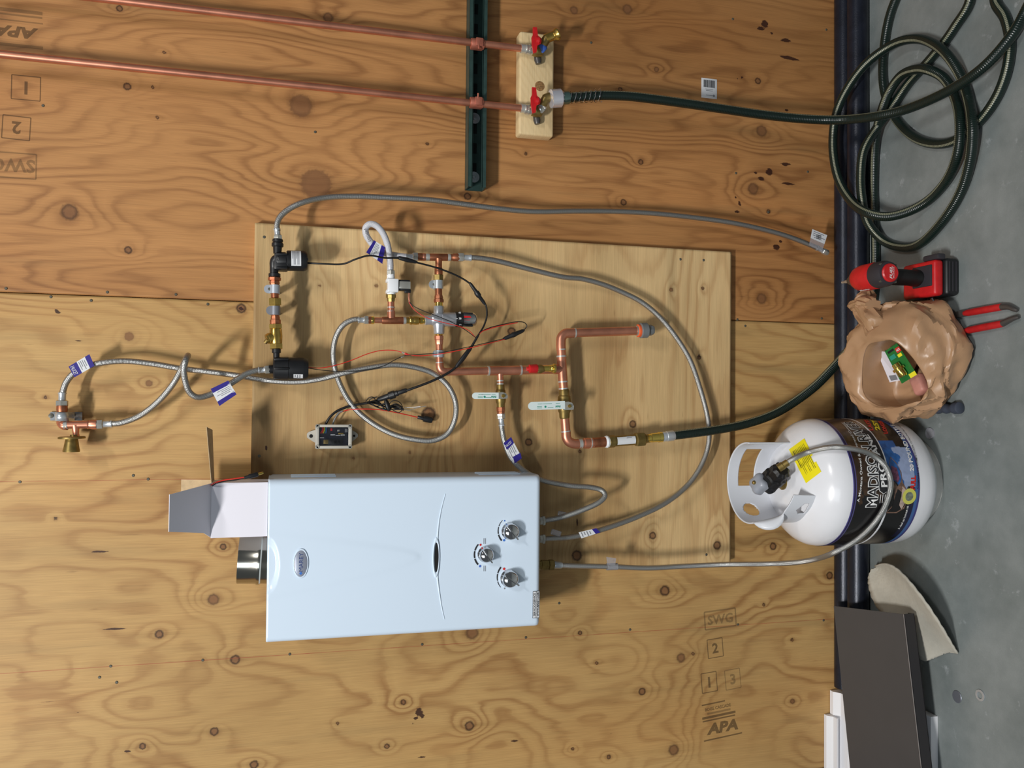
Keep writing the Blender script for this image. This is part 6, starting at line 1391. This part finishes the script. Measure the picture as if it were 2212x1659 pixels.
aa, bb = np.meshgrid(np.arange(nc) / nc, np.arange(nr) / nr)
def ridged(x, y, s_): return 1 - np.abs(2 * vnoise(x, y, s_) - 1)
def crease(per, fv, tw, s_): return 1 - np.abs(2 * vnoise_p(aa * per + bb * tw, bb * fv + 3.3, per, s_) - 1)
crm = 0.026 * (crease(7, 3.0, 2.2, 301) - 0.5) + 0.018 * (crease(11, 4.6, -3.5, 305) - 0.5) + 0.010 * (crease(21, 9, 6.0, 309) - 0.5) + 0.005 * (crease(43, 17, 9.0, 313) - 0.5)
edge = np.clip(bb / 0.14, 0, 1) * np.clip(1.45 - np.abs(bb - 0.36) * 2.0, 0.4, 1) * (1 - 0.85 * np.exp(-((bb - 0.64) / 0.10) ** 2)) * np.where(bb > 0.68, 0.35, 1.0)
sg = np.sign((N_ * (G - cen)).sum(2).mean()) or 1
G2 = G + N_ * (crm * edge * sg)[..., None]; G2[..., 2] = np.maximum(G2[..., 2], 0.003)
tdx = G2[..., 0] - TX; tdy = G2[..., 1] - TY; tr_ = np.sqrt(tdx ** 2 + tdy ** 2); kk_ = np.maximum(1.0, (TR + 0.006) / tr_)   # the bag leans against the tank
G2[..., 0] = TX + tdx * kk_; G2[..., 1] = TY + tdy * kk_
G2[..., 1] = np.where(G2[..., 2] < 0.058, np.minimum(G2[..., 1], -0.114), G2[..., 1])
bag = thing('plastic_bag', 'crumpled tan plastic shopping bag lying open on the floor beside the propane tank', 'bag', (cen[0], cen[1], 0))
mb = MB(); mb.add(G2.reshape(-1, 3).tolist(), [(i * nc + k, i * nc + (k + 1) % nc, (i + 1) * nc + (k + 1) % nc, (i + 1) * nc + k) for i in range(nr - 1) for k in range(nc)] + [tuple(range(nc))])
bo = mb.build('bag_body', M['bag'], bag, 24)
# gathered handles
mb = MB()
def gather(pts, rr, seed, seg=26, n_=9):
    w_ = spline([F(*p) for p in pts], n_); vs = []; r_ = np.interp(np.linspace(0, 1, len(w_)), np.linspace(0, 1, len(rr)), rr); d_, u, v = _frame(w_[-1] - w_[0], (0, 0, 1))
    for i, p in enumerate(w_):
        for k in range(seg):
            an = 2 * PI * k / seg; q = 1 + 0.55 * (float(ridged(np.array(math.cos(an) * 3.3 + seed), np.array(math.sin(an) * 3.3 + i * 0.07), seed)) - 0.5)
            vs.append(p + (u * math.cos(an) + v * math.sin(an) * 0.75) * r_[i] * q)
    mb.add(vs, [(i * seg + k, i * seg + (k + 1) % seg, (i + 1) * seg + (k + 1) % seg, (i + 1) * seg + k) for i in range(len(w_) - 1) for k in range(seg)] + [tuple(range(seg)), tuple(range((len(w_) - 1) * seg, len(w_) * seg))])
gather([(1905, 712, .150), (1890, 690, .165), (1873, 668, .165), (1866, 645, .160), (1872, 628, .155)], [0.030, 0.024, 0.022, 0.027, 0.013], 31)
gather([(1888, 660, .165), (1868, 655, .172), (1848, 660, .168), (1832, 661, .162)], [0.020, 0.021, 0.017, 0.003], 37)
gather([(1848, 662, .165), (1860, 685, .165), (1875, 703, .168), (1886, 720, .168)], [0.010, 0.013, 0.012, 0.016], 41)
mb.build('gathered_handle', M['bag'], bag, 45)
bo2 = bo
for s_, px, py, hh, ww in (('Auto', 1877, 800, 0.020, 0.062),):
    c = F(px, py, 0.128); text(s_, M['ink'], bo2, c, -UX, Vector((0, 0.5, 0.85)), h=hh, w=ww, bold=0.02)
gcx = [F(1911, 759, .140), F(1937, 741, .135), F(1981, 809, .100), F(1948, 829, .108)]
card = thing('carded_fitting', 'brass fitting on a green hang card inside the tan bag', 'package', gcx[0])
nrm_ = (gcx[1] - gcx[0]).cross(gcx[3] - gcx[0]).normalized(); nrm_ = nrm_ if nrm_.z > 0 else -nrm_
MB().prism(gcx, nrm_ * -0.0012).build('backing_card', M['green_card'], card)
def on(s_, t_, h_=0.0004): return gcx[0].lerp(gcx[1], s_).lerp(gcx[3].lerp(gcx[2], s_), t_) + nrm_ * h_
def cq(s0, t0, s1, t1, m, h_=0.0006, name='card_print'): return MB().prism([on(s0, t0, h_), on(s1, t0, h_), on(s1, t1, h_), on(s0, t1, h_)], nrm_ * -0.0004).build(name, M[m], card)
rl = cq(0.68, 0.10, 1.0, 0.24, 'ink_red'); cq(0.62, 0.27, 0.9, 0.36, 'ink_yellow'); cq(0.1, 0.20, 0.5, 0.32, 'ink_teal'); cq(0.6, 0.88, 1.0, 1.0, 'ink_yellow'); cq(0.15, 0.06, 0.6, 0.12, 'dark_hole')
text('ACE', M['ink_white'], rl, on(0.84, 0.17, 0.0011), gcx[1] - gcx[0], gcx[0] - gcx[3], h=0.005, w=0.010, bold=0.03)
a_ = on(0.42, 0.46, 0.012); b2 = on(0.5, 0.86, 0.012); dl = (b2 - a_)
MB().lathe(a_, dl, [(0, 0.009), (0.010, 0.0095), (0.011, 0.014), (dl.length * 0.5, 0.014), (dl.length * 0.52, 0.010), (dl.length * 0.9, 0.010), (dl.length, 0.008)], 16).build('brass_fitting', M['brass_bright'], card)
wb_ = [F(1893, 757, .120), F(1911, 760, .125), F(1943, 822, .100), F(1922, 826, .098)]
zb2 = thing('parts_pouch', 'white and clear parts pouch beside the green card in the tan bag', 'package', wb_[0])
n2 = (wb_[1] - wb_[0]).cross(wb_[3] - wb_[0]).normalized(); n2 = n2 if n2.z > 0 else -n2
MB().prism(wb_, n2 * -0.006).build('pouch', M['carton_white'], zb2)
q_ = [wb_[0].lerp(wb_[3], t_) .lerp(wb_[1].lerp(wb_[2], t_), s_) + n2 * 0.0004 for s_, t_ in ((0.2, 0.80), (0.9, 0.80), (0.9, 0.96), (0.2, 0.96))]; MB().prism(q_, n2 * -0.0006).build('pouch_print', M['ink_grey'], zb2)
c_ = F(1986, 830, .078); pk = MB(); pk.box(c_, (0.050, 0.034, 0.026), Matrix.Rotation(0.5, 3, 'Z'), 0.009, 3); o = pk.build('wrapped_parcel', M['pink']); tag(o, 'pink wrapped parcel deep in the tan bag beside the green card', 'package')

# ================================================================ PLIERS AND TOOL GRIP
pl = thing('pliers', 'pliers with red dipped handles sticking out from under the tan bag', 'pliers', F(2100, 690, 0.01))
pz = 0.010
def flat_bar(mb, pts, ws, z, th):
    n_ = len(pts); w_ = [F(p[0], p[1], z) for p in pts]; L_, R_ = [], []
    for i in range(n_):
        d = (w_[min(n_ - 1, i + 1)] - w_[max(0, i - 1)]).normalized(); nn = Vector((-d.y, d.x, 0)); s_ = mpp(w_[i]) * ws[i]
        L_.append(w_[i] + nn * s_); R_.append(w_[i] - nn * s_)
    mb.prism(L_ + R_[::-1], (0, 0, -th)); return mb
for a, b_, c_ in (((2030, 686), (2086, 676), [(2083, 677), (2092, 675.5), (2128, 669), (2163, 663), (2167, 662.5)]), ((2035, 724), (2089, 714), [(2085, 714.5), (2094, 713), (2130, 706), (2164, 699.5), (2169, 698.5)])):
    flat_bar(MB(), [a, b_], [7, 6.5], 0.013, 0.008).build('steel_arm', M['grey_steel'], pl)
    w_ = [F(p[0], p[1], 0.0115) for p in c_]; s_ = mpp(w_[0])
    MB().tube(w_, [5 * s_, 7.6 * s_, 7.8 * s_, 7.4 * s_, 5 * s_], 16).build('grip', M['red_grip'], pl)
for t_ in ([(2164, 663, .0115), (2178, 663, .012), (2190, 668, .012), (2198, 671, .010)], [(2166, 699, .0115), (2180, 692, .012), (2192, 687, .012), (2201, 685, .010)]):
    MB().tube(spline([F(*q) for q in t_], 5), [0.0075 - 0.0035 * i / 15 for i in range(16)], 10).build('handle_tip', M['grey_steel'], pl)
flat_bar(MB(), [(2000, 705), (2036, 703)], [24, 22], 0.012, 0.009).build('jaw', M['grey_steel'], pl)
kn = thing('tool_grip', 'slate grey ribbed tool handle poking out between tan bag and propane tank', 'tool', F(2035, 885, 0.012))
vs = []; pth = [F(1990, 874, .014), F(2003, 879, .014), F(2018, 883, .014), F(2040, 883, .014), F(2060, 882, .014), F(2072, 881, .014)]; sp_ = spline(pth, 6)
mb = MB(); mb.tube(sp_, [0.0125 * (0.85 + 0.12 * math.cos(i * 1.3)) if i < len(sp_) - 6 else 0.0135 for i in range(len(sp_))], 16); mb.build('grip', M['tool_grip'], kn)
mb = MB(); mb.lathe(F(2068, 881.5, .014), F(2074, 881, .014) - F(2066, 881.5, .014), [(0, 0.0115), (0.001, 0.0138), (0.007, 0.0138), (0.009, 0.011)], 20); mb.build('end_cap', M['tool_grip'], kn)
mb = MB(); mb.lathe(F(2010, 875, .024), (0, -0.5, 1), [(0, 0.004), (0.003, 0.004), (0.004, 0.002)], 12); mb.build('rivet', M['nickel'], kn)

# ================================================================ TRIM BOARDS, DARK PANEL, SCRAP, BITS ON THE FLOOR
def moulding(name, label, x0, x1, prof, m, group=None):
    # prof: (y, z) outline swept along x
    vs = [(x0, y, z) for y, z in prof] + [(x1, y, z) for y, z in prof]; n_ = len(prof)
    o = MB().add(vs, [tuple(range(n_)), tuple(range(2 * n_ - 1, n_ - 1, -1))] + [((i + 1) % n_, i, n_ + i, n_ + (i + 1) % n_) for i in range(n_)]).build(name, m, None, 25)
    tag(o, label, 'board', group); return o
moulding('profiled_board', 'white painted moulding board lying on the floor against the wall under the dark panel', -1.45, -0.778, [(-0.003, 0.0003), (-0.003, 0.056), (-0.016, 0.056), (-0.032, 0.043), (-0.060, 0.043), (-0.060, 0.041), (-0.140, 0.041), (-0.150, 0.034), (-0.150, 0.0003)], M['trim_white'], 'white mouldings')
moulding('profiled_board', 'shorter white moulding strip stacked on top against the wall, lower right corner', -1.45, -0.842, [(-0.002, 0.0565), (-0.002, 0.074), (-0.012, 0.074), (-0.026, 0.062), (-0.040, 0.0615), (-0.040, 0.0565)], M['trim_white'], 'white mouldings')
moulding('profiled_board', 'white moulding on the open floor showing past the front of the dark panel', -1.45, -0.735, [(-0.235, 0.0003), (-0.235, 0.036), (-0.300, 0.036), (-0.326, 0.022), (-0.338, 0.020), (-0.338, 0.0003)], M['trim_white'], 'white mouldings')
zt1, zt2 = 0.082, 0.086
A = F(1801, 1309, zt1); B_ = F(1952, 1327, zt2); Cc = F(1988, 1640, zt2); D_ = F(1843, 1640, zt1)
d1 = (Cc - B_).normalized(); d0 = (D_ - A).normalized(); ext = 0.55
dp = thing('dark_panel', 'long dark taupe channel panel lying over the white mouldings and iron pipes', 'panel', A)
top = [A, B_, B_ + d1 * ((Cc - B_).length + ext), A + d1 * ((Cc - B_).length + ext)]
top[3].z = zt1; top[2].z = zt2
MB().prism(top, (0, 0, -0.003)).build('face', M['panel_grey'], dp)
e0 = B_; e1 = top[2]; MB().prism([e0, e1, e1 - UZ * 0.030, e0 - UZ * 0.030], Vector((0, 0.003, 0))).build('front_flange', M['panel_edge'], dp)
dn = (B_ - A).normalized()
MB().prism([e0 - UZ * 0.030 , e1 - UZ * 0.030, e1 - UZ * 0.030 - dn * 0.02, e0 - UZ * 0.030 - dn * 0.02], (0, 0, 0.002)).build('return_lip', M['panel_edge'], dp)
mb = MB(); mb.tube([e0 + UZ * 0.0002, e1 + UZ * 0.0002], 0.0011, 6); mb.build('pale_edge', mat('worn_edge', (128, 122, 120), 0.5), dp)
MB().box(F(1800, 1480, 0.06) * 0 + (A * 0.5 + top[3] * 0.5 + Vector((0.05, -0.02, -0.0155))), (0.06, 0.03, 0.019), None, 0.002).build('spacer_block', M['panel_edge'], dp)
# curled scrap
Ra = [F(*q) for q in ((1890, 1222, .050), (1912, 1217, .066), (1935, 1226, .078), (1965, 1255, .088), (2000, 1300, .086), (2033, 1350, .064), (2058, 1392, .026), (2070, 1412, .006))]
La = [F(*q) for q in ((1882, 1230, .046), (1876, 1245, .040), (1877, 1268, .038), (1890, 1304, .034), (1925, 1350, .030), (1965, 1400, .022), (1998, 1428, .012), (2016, 1406, .004))]
ra = spline(Ra, 6); la = spline(La, 6); n_ = min(len(ra), len(la)); vs = []; mm = 12
for i in range(n_):
    for j in range(mm + 1):
        f = j / mm; p = la[i].lerp(ra[i], f); p.z -= 0.020 * math.sin(PI * f) * (0.4 + 0.6 * math.sin(PI * i / (n_ - 1))); p.z = max(p.z, 0.003); p += Vector((0, 0, 0.0012 * math.sin(i * 2.1 + j * 1.7))); vs.append(p)
o = MB().add(vs, [(i * (mm + 1) + j, i * (mm + 1) + j + 1, (i + 1) * (mm + 1) + j + 1, (i + 1) * (mm + 1) + j) for i in range(n_ - 1) for j in range(mm)]).build('curled_scrap', M['scrap'], None, 60)
md = o.modifiers.new('thickness', 'SOLIDIFY'); md.thickness = 0.003; md.offset = 0
tag(o, 'curled pale grey scrap of sheet material on the concrete beside the dark panel', 'scrap')
o = MB().lathe(F(2118, 1502, 0.0005), (0, 0, 1), [(0, 0.0075), (0, 0.0125), (0.0012, 0.0128), (0.0022, 0.0125), (0.0022, 0.0075), (0, 0.0075)], 28, caps=False).build('washer', M['zinc']); tag(o, 'bright steel ring washer on the concrete floor', 'washer')
o = MB().lathe(F(2068, 1505, 0.0003), (0, 0, 1), [(0, 0.0135), (0.0012, 0.014), (0.0020, 0.013), (0.0020, 0)], 28).build('metal_slug', M['disc']); tag(o, 'flat grey metal slug on the concrete floor near the ring washer', 'disc')
o = MB().lathe(F(2010, 936, 0.0003), (0, 0, 1), [(0, 0.0135), (0.004, 0.0135), (0.004, 0.0125), (0.0012, 0.012), (0.0012, 0)], 28).build('clear_cap', M['clear']); tag(o, 'small clear plastic cap on the floor in front of the propane tank', 'cap')
